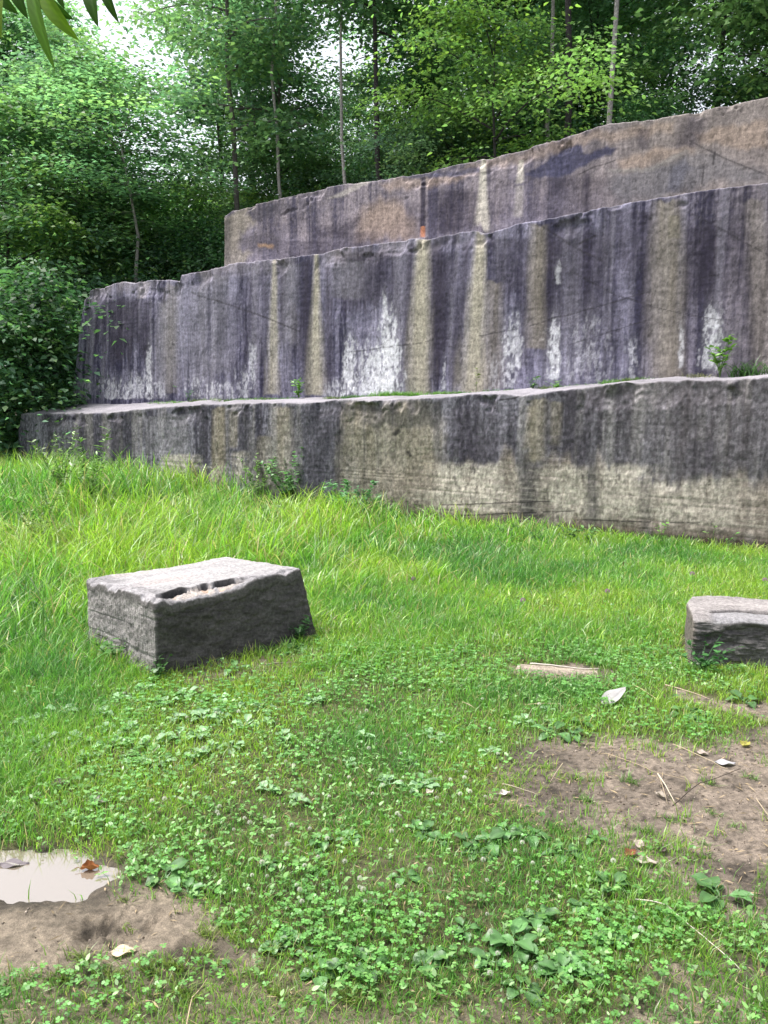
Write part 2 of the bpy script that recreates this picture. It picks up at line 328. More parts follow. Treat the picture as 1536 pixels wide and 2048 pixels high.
def color_t1(u, v, S, Z, h, q):
    col = base_gray(q, (.033,.031,.047), (.185,.178,.215), .9)
    r = ss(900, 1400, u); col = mixc(col, (.115,.10,.10), r * .5)
    for a in [(225,830,225,940,60,62,.5),(405,812,403,930,6,7,.75),(340,830,338,900,14,14,.3),(655,815,655,1010,38,46,.62),(610,810,610,960,18,20,.5),(488,815,488,930,12,12,.5),(700,810,690,900,18,14,.5),(150,840,150,930,30,30,.3)]:
        col = mixc(col, (.045,.042,.055), q.streak(*a[:6], soft=.8, rag=.9) * a[6])
    for a in [(355,825,352,950,22,24,.5),(312,830,310,950,18,22,.4),(120,840,118,920,36,36,.25)]:
        col = mixc(col, (.26,.25,.27), q.streak(*a[:6], soft=.8, rag=.9) * a[6])
    for a in [(440,812,438,980,12,14,.6),(565,810,568,990,16,22,.6),(530,870,528,990,12,26,.45),(468,820,466,900,8,8,.45)]:
        col = mixc(col, (.28,.24,.17), q.streak(*a[:6], soft=.6, rag=.6) * a[6])
    col = mixc(col, (.285,.25,.185), q.poly([(700,850),(712,820),(760,806),(840,806),(880,850),(885,1060),(690,1060),(672,960),(690,880)], 26, 60) * .66)
    col = mixc(col, (.075,.07,.065), q.poly([(738,812),(790,806),(800,830),(830,806),(880,800),(880,850),(800,858),(775,850),(745,858),(725,845)], 5, 16) * .75)
    col = mixc(col, (.07,.058,.075), q.poly([(880,800),(1000,795),(1030,930),(960,930),(900,900)], 45, 70) * .42)
    wv = ss(.52, .72, fbm(q.S * 6, q.Z * .35, 63, 4)); col = mixc(col, (.235,.22,.215), wv * .5); wv = ss(.55, .72, fbm(q.S * 11, q.Z * .4, 65, 4)); col = mixc(col, (.045,.04,.05), wv * .4)
    # the lower right: bleached, bedded stone below an irregular line
    low = ss(-22, 26, v - (928 + np.interp(u, [850, 1000, 1050, 1100, 1250, 1300, 1536], [0, -2, 4, 0, 6, 26, 28])) + q.rag * 95 + q.big * 30) * ss(660, 880, u + q.rag * 60)
    low2 = low * ss(1085, 1050, v - (u - 1100) * .03 + q.rag * 40)
    col = mixc(col, (.275,.225,.18), low2 * .6)
    for a in [(945,918,940,1060,66,80,.8),(1135,925,1130,1070,46,52,.75),(1240,920,1240,1060,48,60,.75),(1345,955,1345,1080,55,60,.55),(1440,950,1440,1070,50,60,.5),(480,900,478,985,14,18,.7),(362,905,360,955,26,32,.6),(335,910,335,955,10,12,.5),(430,930,430,970,20,20,.4)]:
        col = mixc(col, (.48,.43,.375), q.streak(*a[:6], soft=.9, rag=1.1, fade0=.12, fade1=.4) * a[6] * ss(.28, .55, q.spk + .08))
    for a in [(1058,900,1056,1085,16,20,.8),(1186,900,1184,1070,10,14,.7),(1290,960,1290,1080,10,12,.4),(840,930,838,1050,14,16,.2)]:
        col = mixc(col, (.065,.06,.065), q.streak(*a[:6], soft=.7, rag=.8) * a[6])
    for a in [(1076,795,1072,930,14,16,.55),(1112,800,1110,900,10,10,.4),(1060,810,1055,900,8,8,.35)]:
        col = mixc(col, (.25,.215,.15), q.streak(*a[:6], soft=.7, rag=.6) * a[6])
    for a in [(1150,800,1150,900,14,14,.5),(1410,880,1410,950,30,34,.6),(1140,870,1138,930,50,20,.4),(965,870,965,930,14,12,.6)]:
        col = mixc(col, (.05,.045,.058), q.streak(*a[:6], soft=.7, rag=.8) * a[6])
    bed = fbm(Z * 42 + S * .35, S * .9, 91, 4)
    col = mixc(col, (.10,.085,.075), ss(.56, .8, bed) * low * .25); col = mixc(col, (.40,.37,.32), ss(.45, .28, bed) * low * .35)
    col = col * (.72 + .56 * ss(.3, .7, q.fin) * .9 + .1 * q.spk)[:, None]
    col = mixc(col, (.075,.052,.036), ss(.22, .03, Z + q.rag * .22 - .02) * .85)     # brown moss along the foot
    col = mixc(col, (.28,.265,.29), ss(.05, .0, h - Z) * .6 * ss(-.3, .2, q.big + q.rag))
    for p, w in [([(790,868),(798,862)],4.),([(816,904),(820,910)],3.4),([(880,1010),(1100,1003)],1.1),([(900,1032),(1150,1022)],1.2),([(1150,1040),(1400,1046)],1.2),([(1000,800),(1028,798),(1060,785)],1.3)]:
        col = mixc(col, (.015,.013,.014), q.line(p, w, 3) * .85)
    return grit(col, q)

CURV = (lambda S: 0.0)
def build_tier(name, k, sL0, sL1, s_right, D, zbot, zback, colfn, ds, dz, bedded, parent, label):
    hmax = top_z(k, np.array([s_right]))[0]
    r, rc = .018, .08
    e = np.linspace(D, rc, 26)
    S0 = [np.full(26, sL0)]; T0 = [e]; NS = [np.full(26, -1.)]; NT = [np.zeros(26)]
    a = np.linspace(0, pi / 2, 8)[1:-1]
    S0.append(sL0 + rc - rc * np.cos(a)); T0.append(rc - rc * np.sin(a)); NS.append(-np.cos(a)); NT.append(-np.sin(a))
    f = np.arange(sL0 + rc, s_right, ds); S0.append(f); T0.append(np.zeros(len(f))); NS.append(np.zeros(len(f))); NT.append(-np.ones(len(f)))
    S0, T0, NS, NT = [np.concatenate(x)[:, None] for x in (S0, T0, NS, NT)]
    pth = np.concatenate([-e[::-1][::-1], np.zeros(len(a)), f - sL0])[:, None] + 3.0   # a running coordinate for noise round the corner
    shift_end = sL1 - sL0
    fall = np.exp(-np.clip(S0 - sL0, 0, 99) / .8)
    h = top_z(k, S0 + shift_end * fall)
    # erosion of the brink
    h = h + (fbm(pth * 3.1, 0.3 + 0 * pth, 60 + k, 4) - .5) * .045 + (fbm(pth * 14, 0.3 + 0 * pth, 64 + k, 3) - .5) * .018
    nf = int((hmax - zbot) / dz)
    qf = np.linspace(0, 1, nf)[None]
    Zf = zbot + qf * (h - r - zbot); If = np.zeros_like(Zf)
    ang = np.linspace(0, pi / 2, 6)[None, 1:]
    Zr = h - r + r * np.sin(ang); Ir = r * (1 - np.cos(ang)) + 0 * h
    Zc = np.concatenate([Zf, Zr], 1); Ic = np.concatenate([If, Ir], 1)
    # relief: broad swells, tool marks, chipped brink
    P2 = pth + 0 * Zc
    dis = (fbm(P2 * .9, Zc * .8, 70 + k, 3) - .5) * .07 + (fbm(P2 * 5, Zc * 4, 74 + k, 4) - .5) * .022
    dis += (vn(P2 * 26 + Zc * 3, Zc * 2.2, 78 + k) - .5) * .005 + (fbm(P2 * 5 + Zc, Zc * 34, 79 + k, 2) - .5) * .004 + (fbm(P2 * 20, Zc * 20, 77 + k, 3) - .5) * .0045
    chip = ss(.54, .62, fbm(P2 * 2.6, Zc * 2.6, 80 + k, 4)) * ss(.30, .06, h - Zc + (fbm(P2 * 9, Zc * 9, 81 + k, 3) - .5) * .2)
    dis -= chip * .045
    if bedded:
        bd = fbm(Zc * 42 + P2 * .35, P2 * .9, 91, 4); dis -= ss(.55, .78, bd) * .0035 * ss(.85, .55, Zc)
    bat = .025 * (Zc - zbot)
    sh = shift_end * fall * (Zc - zbot) / (h - zbot)
    Sx = S0 + sh + NS * (dis - Ic - bat); Tx = T0 + NT * (dis - Ic - bat)
    # top surface, running back under the next tier
    g = (np.linspace(0, 1, 22)[1:] ** 1.2)[None]
    tgtS = np.maximum(S0, sL0 + .9 + shift_end); tgtT = np.full_like(S0, D)
    se, te = Sx[:, -1:], Tx[:, -1:]
    St = se + (tgtS - se) * g; Tt = te + (tgtT - te) * g
    zb = zback(tgtS)
    Zt = h + (zb - h) * g + (fbm(St * 2.5, Tt * 2.5, 85 + k, 4) - .5) * .05 * np.minimum(1, g * 4)
    S = np.concatenate([Sx, St], 1); T = np.concatenate([Tx, Tt], 1); Z = np.concatenate([Zc, Zt], 1)
    V = st2w(S, T + OFF[k], Z).reshape(-1, 3)
    nc, nr = S.shape
    i = (np.arange(nc - 1)[:, None] * nr + np.arange(nr - 1)[None]).ravel()
    F = np.stack([i, i + nr, i + nr + 1, i + 1], -1)
    u, v = proj(V)
    Sf, Zf_, hf = (P2[:, :1] + 0 * S).ravel(), Z.ravel(), (h + 0 * S).ravel()
    q = Stain(u, v, Sf, Zf_)
    col = colfn(u, v, Sf, Zf_, hf, q)
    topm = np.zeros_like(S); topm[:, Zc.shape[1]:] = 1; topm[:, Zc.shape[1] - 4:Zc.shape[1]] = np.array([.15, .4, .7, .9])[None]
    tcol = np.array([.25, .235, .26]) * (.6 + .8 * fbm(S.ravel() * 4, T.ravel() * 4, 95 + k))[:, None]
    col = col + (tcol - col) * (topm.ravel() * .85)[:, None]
    col = col + ((.06, .055, .055) - col) * (chip_c(chip, nr) * .25)[:, None]
    me = make_mesh(name, V, [F], np.clip(col, .008, .8))
    o = obj(name, me, M_ROCK, parent); o['label'] = label
    return o
def chip_c(chip, nr):
    c = np.zeros((chip.shape[0], nr)); c[:, :chip.shape[1]] = chip; return c.ravel()
wall = empty('quarry_wall', st2w(-4, 0, 0))
tag(wall, 'stained grey and tan quarry wall cut into three high steps, woods on top', 'rock wall')
wall_loc = np.array(wall.location)
sL = [px_sz(22, 829, 0)[0], px_sz(128, 800, OFF[1])[0], px_sz(442, 520, OFF[2])[0]]
sL1 = [px_sz(28, 829, 0)[0], px_sz(162, 600, OFF[1])[0], px_sz(441, 434, OFF[2])[0]]
SR = 4.2
tiers = [
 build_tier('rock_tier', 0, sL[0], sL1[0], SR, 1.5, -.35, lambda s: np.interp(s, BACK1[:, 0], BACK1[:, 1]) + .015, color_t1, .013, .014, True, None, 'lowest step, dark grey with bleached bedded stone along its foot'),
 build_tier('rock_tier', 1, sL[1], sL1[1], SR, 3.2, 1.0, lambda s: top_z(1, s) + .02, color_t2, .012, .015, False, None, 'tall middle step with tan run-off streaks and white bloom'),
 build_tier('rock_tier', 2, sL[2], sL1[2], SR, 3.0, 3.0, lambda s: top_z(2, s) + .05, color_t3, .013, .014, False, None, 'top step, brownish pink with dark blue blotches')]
for o in tiers:
    o.parent = wall; o.matrix_parent_inverse = wall.matrix_basis.inverted() if False else o.matrix_parent_inverse
    o.location = tuple(-wall_loc)

# ------------------------------------------------------------------ ground
S2L, S3L = sL[1], sL[2]
def px_poly(pts): return np.array([on_z(u, v)[:2] for u, v in pts])
MUD = px_poly([(-260,1690),(60,1686),(200,1698),(238,1735),(250,1800),(330,1806),(430,1850),(492,1872),(480,1925),(380,1935),(300,1955),(120,1945),(-100,1950),(-300,1960)])
PUD = px_poly([(-220,1704),(60,1694),(150,1702),(205,1716),(226,1738),(212,1766),(186,1790),(100,1793),(0,1788),(-220,1800)])
DIRT = px_poly([(1000,1548),(1060,1503),(1180,1490),(1300,1500),(1420,1505),(1536,1470),(1800,1460),(1800,1860),(1536,1840),(1420,1800),(1330,1710),(1220,1690),(1180,1660),(1080,1622),(1010,1605)])
DIRT2 = px_poly([(1020,1325),(1110,1328),(1205,1345),(1200,1362),(1100,1355),(1030,1340)])
DIRT3 = px_poly([(1320,1378),(1440,1395),(1560,1400),(1760,1420),(1760,1480),(1500,1440),(1420,1415)])
SPARSE = px_poly([(-400,1935),(300,1950),(480,1925),(640,1955),(760,1975),(1000,2010),(1100,2075),(1100,2300),(-400,2300)])
SPARSE2 = px_poly([(1280,2080),(1360,1960),(1450,1880),(1560,1850),(1800,1850),(1800,2200),(1280,2300)])
SPARSE3 = px_poly([(690,1690),(760,1660),(860,1680),(900,1760),(840,1800),(740,1780)])
ROCKFOOT = px_poly([(330,1345),(620,1290),(660,1310),(560,1345),(400,1385)])
def bare_mask(x, y):
    wx = (fbm(x * 3, y * 3, 101) - .5) * .5; wy = (fbm(x * 3, y * 3, 103) - .5) * .5
    f = (fbm(x * 14, y * 14, 105, 3) - .5) * .25
    X, Y = x + wx * .5, y + wy * .6
    b = ss(.10, -.08, poly_sd(X, Y, MUD) + f * .35)
    b = np.maximum(b, ss(.26, -.20, poly_sd(X, Y, DIRT) + f * 1.0))
    b = np.maximum(b, ss(.07, -.07, poly_sd(X, Y, DIRT2) + f * .3))
    b = np.maximum(b, ss(.08, -.08, poly_sd(X, Y, DIRT3) + f * .5))
    b = np.maximum(b, ss(.1, -.08, poly_sd(X, Y, SPARSE) + f * .5) * .46)
    b = np.maximum(b, ss(.15, -.1, poly_sd(X, Y, SPARSE2) + f * .5) * .6)
    b = np.maximum(b, ss(.08, -.08, poly_sd(X, Y, SPARSE3) + f * .9) * .28)
    b = np.maximum(b, ss(.06, -.06, poly_sd(X, Y, ROCKFOOT) + f * .3) * .5)
    return b
HOOF = [tuple(on_z(u, v)[:2]) + (a,) for u, v, a in [(222,1872,.03),(205,1858,.018),(255,1862,.018),(180,1860,.014),(240,1850,.012),(278,1862,.014),(215,1845,.01),(365,1905,.014),(350,1915,.01),(170,1872,.012),(300,1850,.01),(232,1885,.02)]]
def ground_z(x, y):
    x = np.asarray(x, float); y = np.asarray(y, float)
    z = (fbm(x * .8, y * .8, 111, 3) - .5) * .07 + (fbm(x * 5, y * 5, 113, 3) - .5) * .022
    near = ss(9, 4, np.hypot(x, y)) ; z = z * (1 - .4 * near)
    z = z + (fbm(x * 22, y * 22, 115, 3) - .5) * .008 * near
    z = z - ss(.12, -.16, poly_sd(x + (fbm(x * 9, y * 9, 117, 3) - .5) * .12, y + (fbm(x * 9, y * 9, 119, 3) - .5) * .12, PUD)) * .045 * ss(8, 5, np.hypot(x, y))
    hd = np.min([np.hypot((x - hx) / 1.2, y - hy) - a * 1.5 for hx, hy, a in HOOF], 0)
    cl_ = ss(.09, .0, hd) * near
    z = z + cl_ * (np.abs(fbm(x * 22, y * 22, 118, 4) - .5) * .10 - .012)
    for hx, hy, a in HOOF: z = z - a * 1.3 * np.exp(-np.clip(((x - hx) / .02) ** 2 + ((y - hy) / .026) ** 2, 0, 60) ** 1.5)
    s, t = st(x, y)
    z = z + .24 * ss(-4.5, -8.5, s) * ss(-5, -1, t)
    # the hill behind the wall
    H = np.interp(s, [S2L - 9, S2L - 2.5, S2L + .3, S3L - .5, S3L + 1, 3], [.5, .95, 2.7, 3.05, 3.9, 4.8])
    t0 = np.interp(s, [S2L - 1.5, S2L + .5, S3L - .5, S3L + .6], [.6, 2.2, 2.6, 3.2])
    z = z * ss(2, .2, t) + H * ss(t0, t0 + 1.5, t) + np.clip(t - 4.6, 0, 40) * .045 * ss(-60, -20, -np.abs(s))
    return z
def axis_grid(lo, hi, step, far, grow=1.13, mx=4.0):
    c = list(np.arange(lo, hi, step)); a = []; d = step; p = c[-1]
    while p < far: d = min(d * grow, mx); p += d; a.append(p)
    b = []; d = step; p = c[0]
    while p > -far: d = min(d * grow, mx); p -= d; b.append(p)
    return np.array(b[::-1] + c + a)
gx = axis_grid(-2.1, 2.7, .014, 85); gy = axis_grid(1.6, 5.0, .014, 85)
GX, GY = np.meshgrid(gx, gy, indexing='ij'); GZ = ground_z(GX, GY)
b = bare_mask(GX, GY)
xr, yr = GX.ravel(), GY.ravel(); br = b.ravel()
under = np.array([.085, .085, .035]) * (.6 + .9 * fbm(xr * 6, yr * 6, 121))[:, None]
mud = np.array([.25, .205, .155]) * (.5 + 1.0 * fbm(xr * 7, yr * 7, 123, 5))[:, None]
dirt = np.array([.235, .19, .152]) * (.4 + 1.2 * fbm(xr * 10, yr * 10, 125, 5))[:, None]
right = ss(-.2, .6, xr)[:, None]
bc = mud * (1 - right) + dirt * right
bits = ss(.58, .72, fbm(xr * 34, yr * 34, 127, 3))[:, None]
bc = bc * (1 - .55 * bits * (.35 + .65 * right)) * (1 - .45 * ss(.5, .68, fbm(xr * 3.2, yr * 3.2, 128, 4)))[:, None]
for hx, hy, a in HOOF:
    bc = bc * (1 - .75 * np.exp(-(((xr - hx) / .024) ** 2 + ((yr - hy) / .03) ** 2)) * min(1, a / .014) * ss(.35, .6, fbm(xr * 30, yr * 30, 130)))[:, None]
wet = ss(.16, .0, poly_sd(xr, yr, PUD) + (fbm(xr * 8, yr * 8, 126, 3) - .5) * .12)[:, None]
bc = bc * (1 - .6 * wet)
gcol = under + (bc - under) * ss(.15, .7, br)[:, None]
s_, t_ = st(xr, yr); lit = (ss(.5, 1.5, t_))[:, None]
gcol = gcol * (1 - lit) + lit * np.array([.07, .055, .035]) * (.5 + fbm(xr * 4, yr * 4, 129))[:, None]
nc, nr = GX.shape
i = (np.arange(nc - 1)[:, None] * nr + np.arange(nr - 1)[None]).ravel()
ground = obj('ground', make_mesh('ground', np.stack([xr, yr, GZ.ravel()], -1), [np.stack([i, i + nr, i + nr + 1, i + 1], -1)], gcol), M_SOIL)
tag(ground, 'muddy ground with bare brown patches under the grass', None, None, 'structure')
# puddle: a level sheet in the hollow; the shoreline is where the mud rises through it
pc = PUD.mean(0); pl = np.array([(p - pc) * 1.25 + pc for p in PUD])
PZ = float(np.quantile(ground_z(PUD[:, 0], PUD[:, 1]), .6)) + .000
PV = np.concatenate([np.append(pl, np.full((len(pl), 1), PZ), 1), np.append(pl, np.full((len(pl), 1), PZ - .004), 1)]); k = len(pl)
pf = [np.arange(k)[None], np.arange(k, 2 * k)[::-1][None], np.array([[j, j + k, (j + 1) % k + k, (j + 1) % k] for j in range(k)])]
tag(obj('puddle', make_mesh('puddle', PV, pf, None, False), M_WATER), 'pale puddle reflecting the sky in the muddy corner', None, None, 'structure')

# ------------------------------------------------------------------ quarried stone blocks
def stone_block(name, corners, nn, seed, rad, carve, colour, label):
    """corners: 8 world points [bottom 0..3, top 0..3], order front, right, back, left (seen from above)"""
    c = np.asarray(corners, float)
    lx = np.linalg.norm(c[1] - c[0]); ly = np.linalg.norm(c[3] - c[0]); lz = np.linalg.norm(c[4] - c[0])
    ax = np.linspace(0, 1, nn)
    idx = {}; Q = []; Fc = []
    def vid(i, j, k):
        key = (i, j, k)
        if key not in idx: idx[key] = len(Q); Q.append((ax[i], ax[j], ax[k]))
        return idx[key]
    m_ = nn - 1
    for a in range(m_):
        for b_ in range(m_):
            Fc.append((vid(a, 0, b_), vid(a + 1, 0, b_), vid(a + 1, 0, b_ + 1), vid(a, 0, b_ + 1)))
            Fc.append((vid(0, a + 1, b_), vid(0, a, b_), vid(0, a, b_ + 1), vid(0, a + 1, b_ + 1)))
            Fc.append((vid(a, b_, m_), vid(a + 1, b_, m_), vid(a + 1, b_ + 1, m_), vid(a, b_ + 1, m_)))
            Fc.append((vid(m_, a, b_), vid(m_, a + 1, b_), vid(m_, a + 1, b_ + 1), vid(m_, a, b_ + 1)))
            Fc.append((vid(a + 1, m_, b_), vid(a, m_, b_), vid(a, m_, b_ + 1), vid(a + 1, m_, b_ + 1)))
    Q = np.array(Q); Lm = np.array([lx, ly, lz])
    P = Q * Lm
    inn = np.clip(P, rad, Lm - rad); dlt = P - inn; dn = np.linalg.norm(dlt, axis=1)
    nrm = dlt / (dn[:, None] + 1e-9)
    P = inn + nrm * np.minimum(dn, rad)[:, None]
    n1 = (fbm(P[:, 0] * 4 + P[:, 1] * 3.1, P[:, 2] * 4 + P[:, 1] * 2.2, seed, 4) - .5); n2 = fbm(P[:, 0] * 22 + P[:, 1] * 18, P[:, 2] * 26 + P[:, 1] * 7, seed + 3, 3) - .5
    P = P + nrm * (n1 * .026 + n2 * .010)[:, None]
    P, extra = carve(P, Q, Lm)
    f = P / Lm; x, y, z = f[:, :1], f[:, 1:2], f[:, 2:]
    bl = lambda q0, q1, q2, q3: q0 * (1 - x) * (1 - y) + q1 * x * (1 - y) + q2 * x * y + q3 * (1 - x) * y
    V = bl(*c[:4]) * (1 - z) + bl(*c[4:]) * z
    col = colour(P, Q, Lm, nrm, extra)
    base = np.array([*c[:4].mean(0)[:2], 0.0])
    me = make_mesh(name, V - base, [np.array(Fc)], np.clip(col, .01, .75))
    o = obj(name, me, M_BLOCK, None, base)
    return tag(o, label, 'stone block')
def P_at(u, v, ref_uv=None, z=0.0): return on_z(u, v, z)
bF, bR, bL = on_z(312, 1358), on_z(640, 1276), on_z(172, 1292)
bB = bR + bL - bF
def up_at(u, v, xy):      # point above xy whose image row is v
    r = ray(u, v); k_ = (xy[1] - CAM[1]) / r[1]; return CAM + r * k_
tF, tR, tL = up_at(311, 1196, bF + [0.0, .02, 0]), up_at(604, 1134, bR + [-.02, .06, 0]), up_at(171, 1158, bL + [.0, .03, 0])
tB = tR + tL - tF; tB[2] = .40
bots = [b_ - np.array([0, 0, .06]) for b_ in (bF, bR, bB, bL)]
def carve1(P, Q, L):
    x, y = P[:, 0] / L[0], P[:, 1]; top = ss(L[2] - .16, L[2] - .01, P[:, 2])
    nz = fbm(P[:, 0] * 9, P[:, 1] * 9, 301, 4); ns = fbm(P[:, 0] * 30, P[:, 1] * 30, 303, 4)
    wid = np.interp(x, [0, .05, .25, .42, .52, .60, .66, .8, .86, .95, 1], [.03, .08, .125, .11, .085, .05, .015, .01, .05, .015, .008]) * (.75 + .5 * nz)
    dep = np.interp(x, [0, .04, .2, .4, .55, .64, .82, .87, .93, 1], [.016, .020, .020, .018, .014, .007, .005, .028, .006, .0])
    bite = ss(wid, wid - .012, y)
    sl = ss(.03, .09, x) * ss(.66, .5, x)
    low = bite * (dep * (.8 + .4 * ns) + np.clip(1 - y / (wid + 1e-4), 0, 1) * .030 * sl + (ns - .5) * .014)
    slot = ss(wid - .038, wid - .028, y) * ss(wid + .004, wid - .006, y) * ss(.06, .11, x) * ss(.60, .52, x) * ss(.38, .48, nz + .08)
    P = P.copy(); Pz = P[:, 2] - (low + slot * .04) * top
    lb = ss(.06, .0, P[:, 0]) * ss(L[2] - .11, L[2], P[:, 2]) * ss(.35, .7, fbm(P[:, 1] * 9, P[:, 2] * 6, 305, 4)); Pz -= lb * .035
    lf = ss(.03, .0, P[:, 0]) * ss(L[2] - .03, L[2] - .09, P[:, 2])
    P[:, 0] += lf * ((np.sin(P[:, 1] * 2 * pi / .026 + 3 * vn(P[:, 2] * 9, P[:, 1] * 4, 308)) * .5 + .5) * .004 + vn(P[:, 1] * 40, P[:, 2] * 40, 307) * .004 + ss(.6, .75, fbm(P[:, 2] * 26, P[:, 1] * 1.5, 306)) * .005)
    ff = ss(.03, .0, P[:, 1]) * ss(L[2] - .03, L[2] - .1, P[:, 2])
    P[:, 1] += ff * (fbm(P[:, 0] * 12 + P[:, 2] * 5, P[:, 2] * 22, 309, 5) - .3) * .035
    P[:, 2] = Pz
    dark = ss(wid - .042, wid - .028, y) * ss(wid + .016, wid + .004, y) * ss(.36, .46, nz + .06) * ss(.05, .10, x) * ss(.62, .54, x) * top  # dark staining plus the undercut's shade, both painted on step face and slot
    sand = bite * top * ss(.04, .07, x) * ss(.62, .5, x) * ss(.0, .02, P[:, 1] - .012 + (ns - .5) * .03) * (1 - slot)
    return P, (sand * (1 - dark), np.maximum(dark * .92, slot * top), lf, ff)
def colour1(P, Q, L, nrm, ex):
    bite, slot, lf, ff = ex
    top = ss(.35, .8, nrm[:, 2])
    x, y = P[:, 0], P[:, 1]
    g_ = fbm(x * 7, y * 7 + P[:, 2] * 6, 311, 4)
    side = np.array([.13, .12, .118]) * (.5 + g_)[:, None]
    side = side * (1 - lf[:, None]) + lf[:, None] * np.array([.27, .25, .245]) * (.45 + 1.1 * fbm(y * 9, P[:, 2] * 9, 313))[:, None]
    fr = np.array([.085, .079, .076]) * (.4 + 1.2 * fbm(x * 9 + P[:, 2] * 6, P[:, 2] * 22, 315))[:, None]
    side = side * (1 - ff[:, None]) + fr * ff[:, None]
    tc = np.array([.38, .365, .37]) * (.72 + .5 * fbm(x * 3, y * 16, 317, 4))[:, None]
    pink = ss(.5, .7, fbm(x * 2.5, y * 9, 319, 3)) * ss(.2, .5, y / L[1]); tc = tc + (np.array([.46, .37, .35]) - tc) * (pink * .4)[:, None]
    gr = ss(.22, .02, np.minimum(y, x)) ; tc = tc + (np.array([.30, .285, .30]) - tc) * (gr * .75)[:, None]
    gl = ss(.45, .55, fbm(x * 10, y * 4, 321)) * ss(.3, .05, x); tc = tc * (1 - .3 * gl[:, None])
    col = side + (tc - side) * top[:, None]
    sand = bite * ss(.36, .5, fbm(x * 26, y * 26, 323) + .08)
    col = col + (np.array([.46, .40, .36]) - col) * (sand * .8)[:, None]
    org = sand * .5 * ss(.62, .7, fbm(x * 18, y * 18, 325, 3)); col = col + (np.array([.5, .27, .13]) - col) * (org * .8)[:, None]
    mar = ss(.012, .0, np.maximum(np.abs(x), np.abs(y))) * 0
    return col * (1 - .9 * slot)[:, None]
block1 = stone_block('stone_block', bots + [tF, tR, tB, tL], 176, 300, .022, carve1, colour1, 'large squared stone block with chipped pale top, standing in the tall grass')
# the right-hand block, cut by the frame
cF, cL = on_z(1384, 1316), on_z(1394, 1278)
cF = on_z(1382, 1334); cR = cF + np.array([1.25, -.16, 0]); cBk = cF + np.array([.16, .62, 0]); cB = cR + cBk - cF
tops = [up_at(1386, 1232, cF + [.01, .02, 0]), None, None, up_at(1425, 1194, cBk + [0, -.06, 0])]
tops[1] = np.array([*(cR[:2] + [0, .02]), tops[0][2] - .02]); tops[3] = np.array([cBk[0], cBk[1], tops[3][2]]); tops[2] = np.array([cB[0], cB[1], tops[3][2] - .02])
def carve2(P, Q, L):
    x, y = P[:, 0], P[:, 1]; top = ss(L[2] - .12, L[2] - .01, P[:, 2]); P = P.copy()
    nz = fbm(x * 7, y * 7, 331, 4)
    arc = .13 + .09 * np.sin(np.clip((x - .1) / .5, 0, 1) * pi) + .10 * (nz - .5) + .03 * (fbm(x * 30, y * 30, 335, 3) - .5)
    step = ss(arc + .012, arc - .012, y) * ss(.08, .14, x)
    corner = ss(.06, -.04, x - .02 + (y - .42) * -.6) * 0
    P[:, 2] -= (step * (.004 + .010 * nz) + ss(.07, .0, y + .03 * (nz - .5)) * .04 * nz) * top
    P[:, 1] += ss(.03, .0, y) * (fbm(x * 9, P[:, 2] * 26, 333, 5) - .35) * .075 * ss(L[2], L[2] - .08, P[:, 2])
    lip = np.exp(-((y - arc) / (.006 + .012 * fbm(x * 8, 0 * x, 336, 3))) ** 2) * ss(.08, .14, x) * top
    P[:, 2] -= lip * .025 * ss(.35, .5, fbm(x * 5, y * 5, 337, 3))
    # the far left corner is knocked off
    k = np.clip(.16 - (x + (L[1] - y) * .7), 0, 1); P[:, 0] += k * .3; P[:, 1] -= k * .3
    return P, (step * top, lip)
def colour2(P, Q, L, nrm, ex):
    step, lip = ex; x, y, z = P.T
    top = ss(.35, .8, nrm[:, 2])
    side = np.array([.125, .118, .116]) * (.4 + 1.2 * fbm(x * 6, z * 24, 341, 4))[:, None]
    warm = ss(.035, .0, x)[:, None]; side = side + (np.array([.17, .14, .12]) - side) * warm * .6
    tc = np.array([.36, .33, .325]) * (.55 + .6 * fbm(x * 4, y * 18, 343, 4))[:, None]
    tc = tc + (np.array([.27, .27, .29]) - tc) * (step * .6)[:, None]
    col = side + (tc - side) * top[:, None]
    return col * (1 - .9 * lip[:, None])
block2 = stone_block('stone_block', [p_ - np.array([0, 0, .05]) for p_ in (cF, cR, cB, cBk)] + tops, 130, 330, .02, carve2, colour2, 'low dark stone block with flaked grey top, at the edge of the bare dirt')
# flat stone sunk in the lawn
def slab(name, u0, v0, u1, v1, wd, th, seed, col, label, z=0.0):
    a, b_ = on_z(u0, v0), on_z(u1, v1); e = b_ - a; L_ = np.linalg.norm(e); e /= L_; nrm = np.array([-e[1], e[0], 0])
    nu, nv = 40, 14; U, Vv = np.meshgrid(np.linspace(0, 1, nu), np.linspace(0, 1, nv), indexing='ij')
    w = wd * (.55 + .45 * np.sin(np.clip(U, .02, .98) * pi) ** .5) * (.8 + .4 * fbm(U * 5, 0 * U, seed))
    edge = np.minimum(np.minimum(U, 1 - U) * L_, np.minimum(Vv, 1 - Vv) * w)
    X = a[None, None] + e * (U * L_)[..., None] + nrm * ((Vv - .5) * w)[..., None]
    gz = ground_z(X[..., 0], X[..., 1])
    X[..., 2] = gz.mean() + th * ss(0, .02, edge) * (.7 + .6 * fbm(U * 8, Vv * 5, seed + 2)) - th * .6 * (edge < 1e-5)
    cl = np.asarray(col) * (.6 + .8 * fbm(U * 20, Vv * 8, seed + 4))[..., None]
    i = (np.arange(nu - 1)[:, None] * nv + np.arange(nv - 1)[None]).ravel()
    o = np.array(X[nu // 2, nv // 2])
    return tag(obj(name, make_mesh(name, X.reshape(-1, 3) - o, [np.stack([i, i + nv, i + nv + 1, i + 1], -1)], cl.reshape(-1, 3)), M_BLOCK, None, o), label, 'stone')
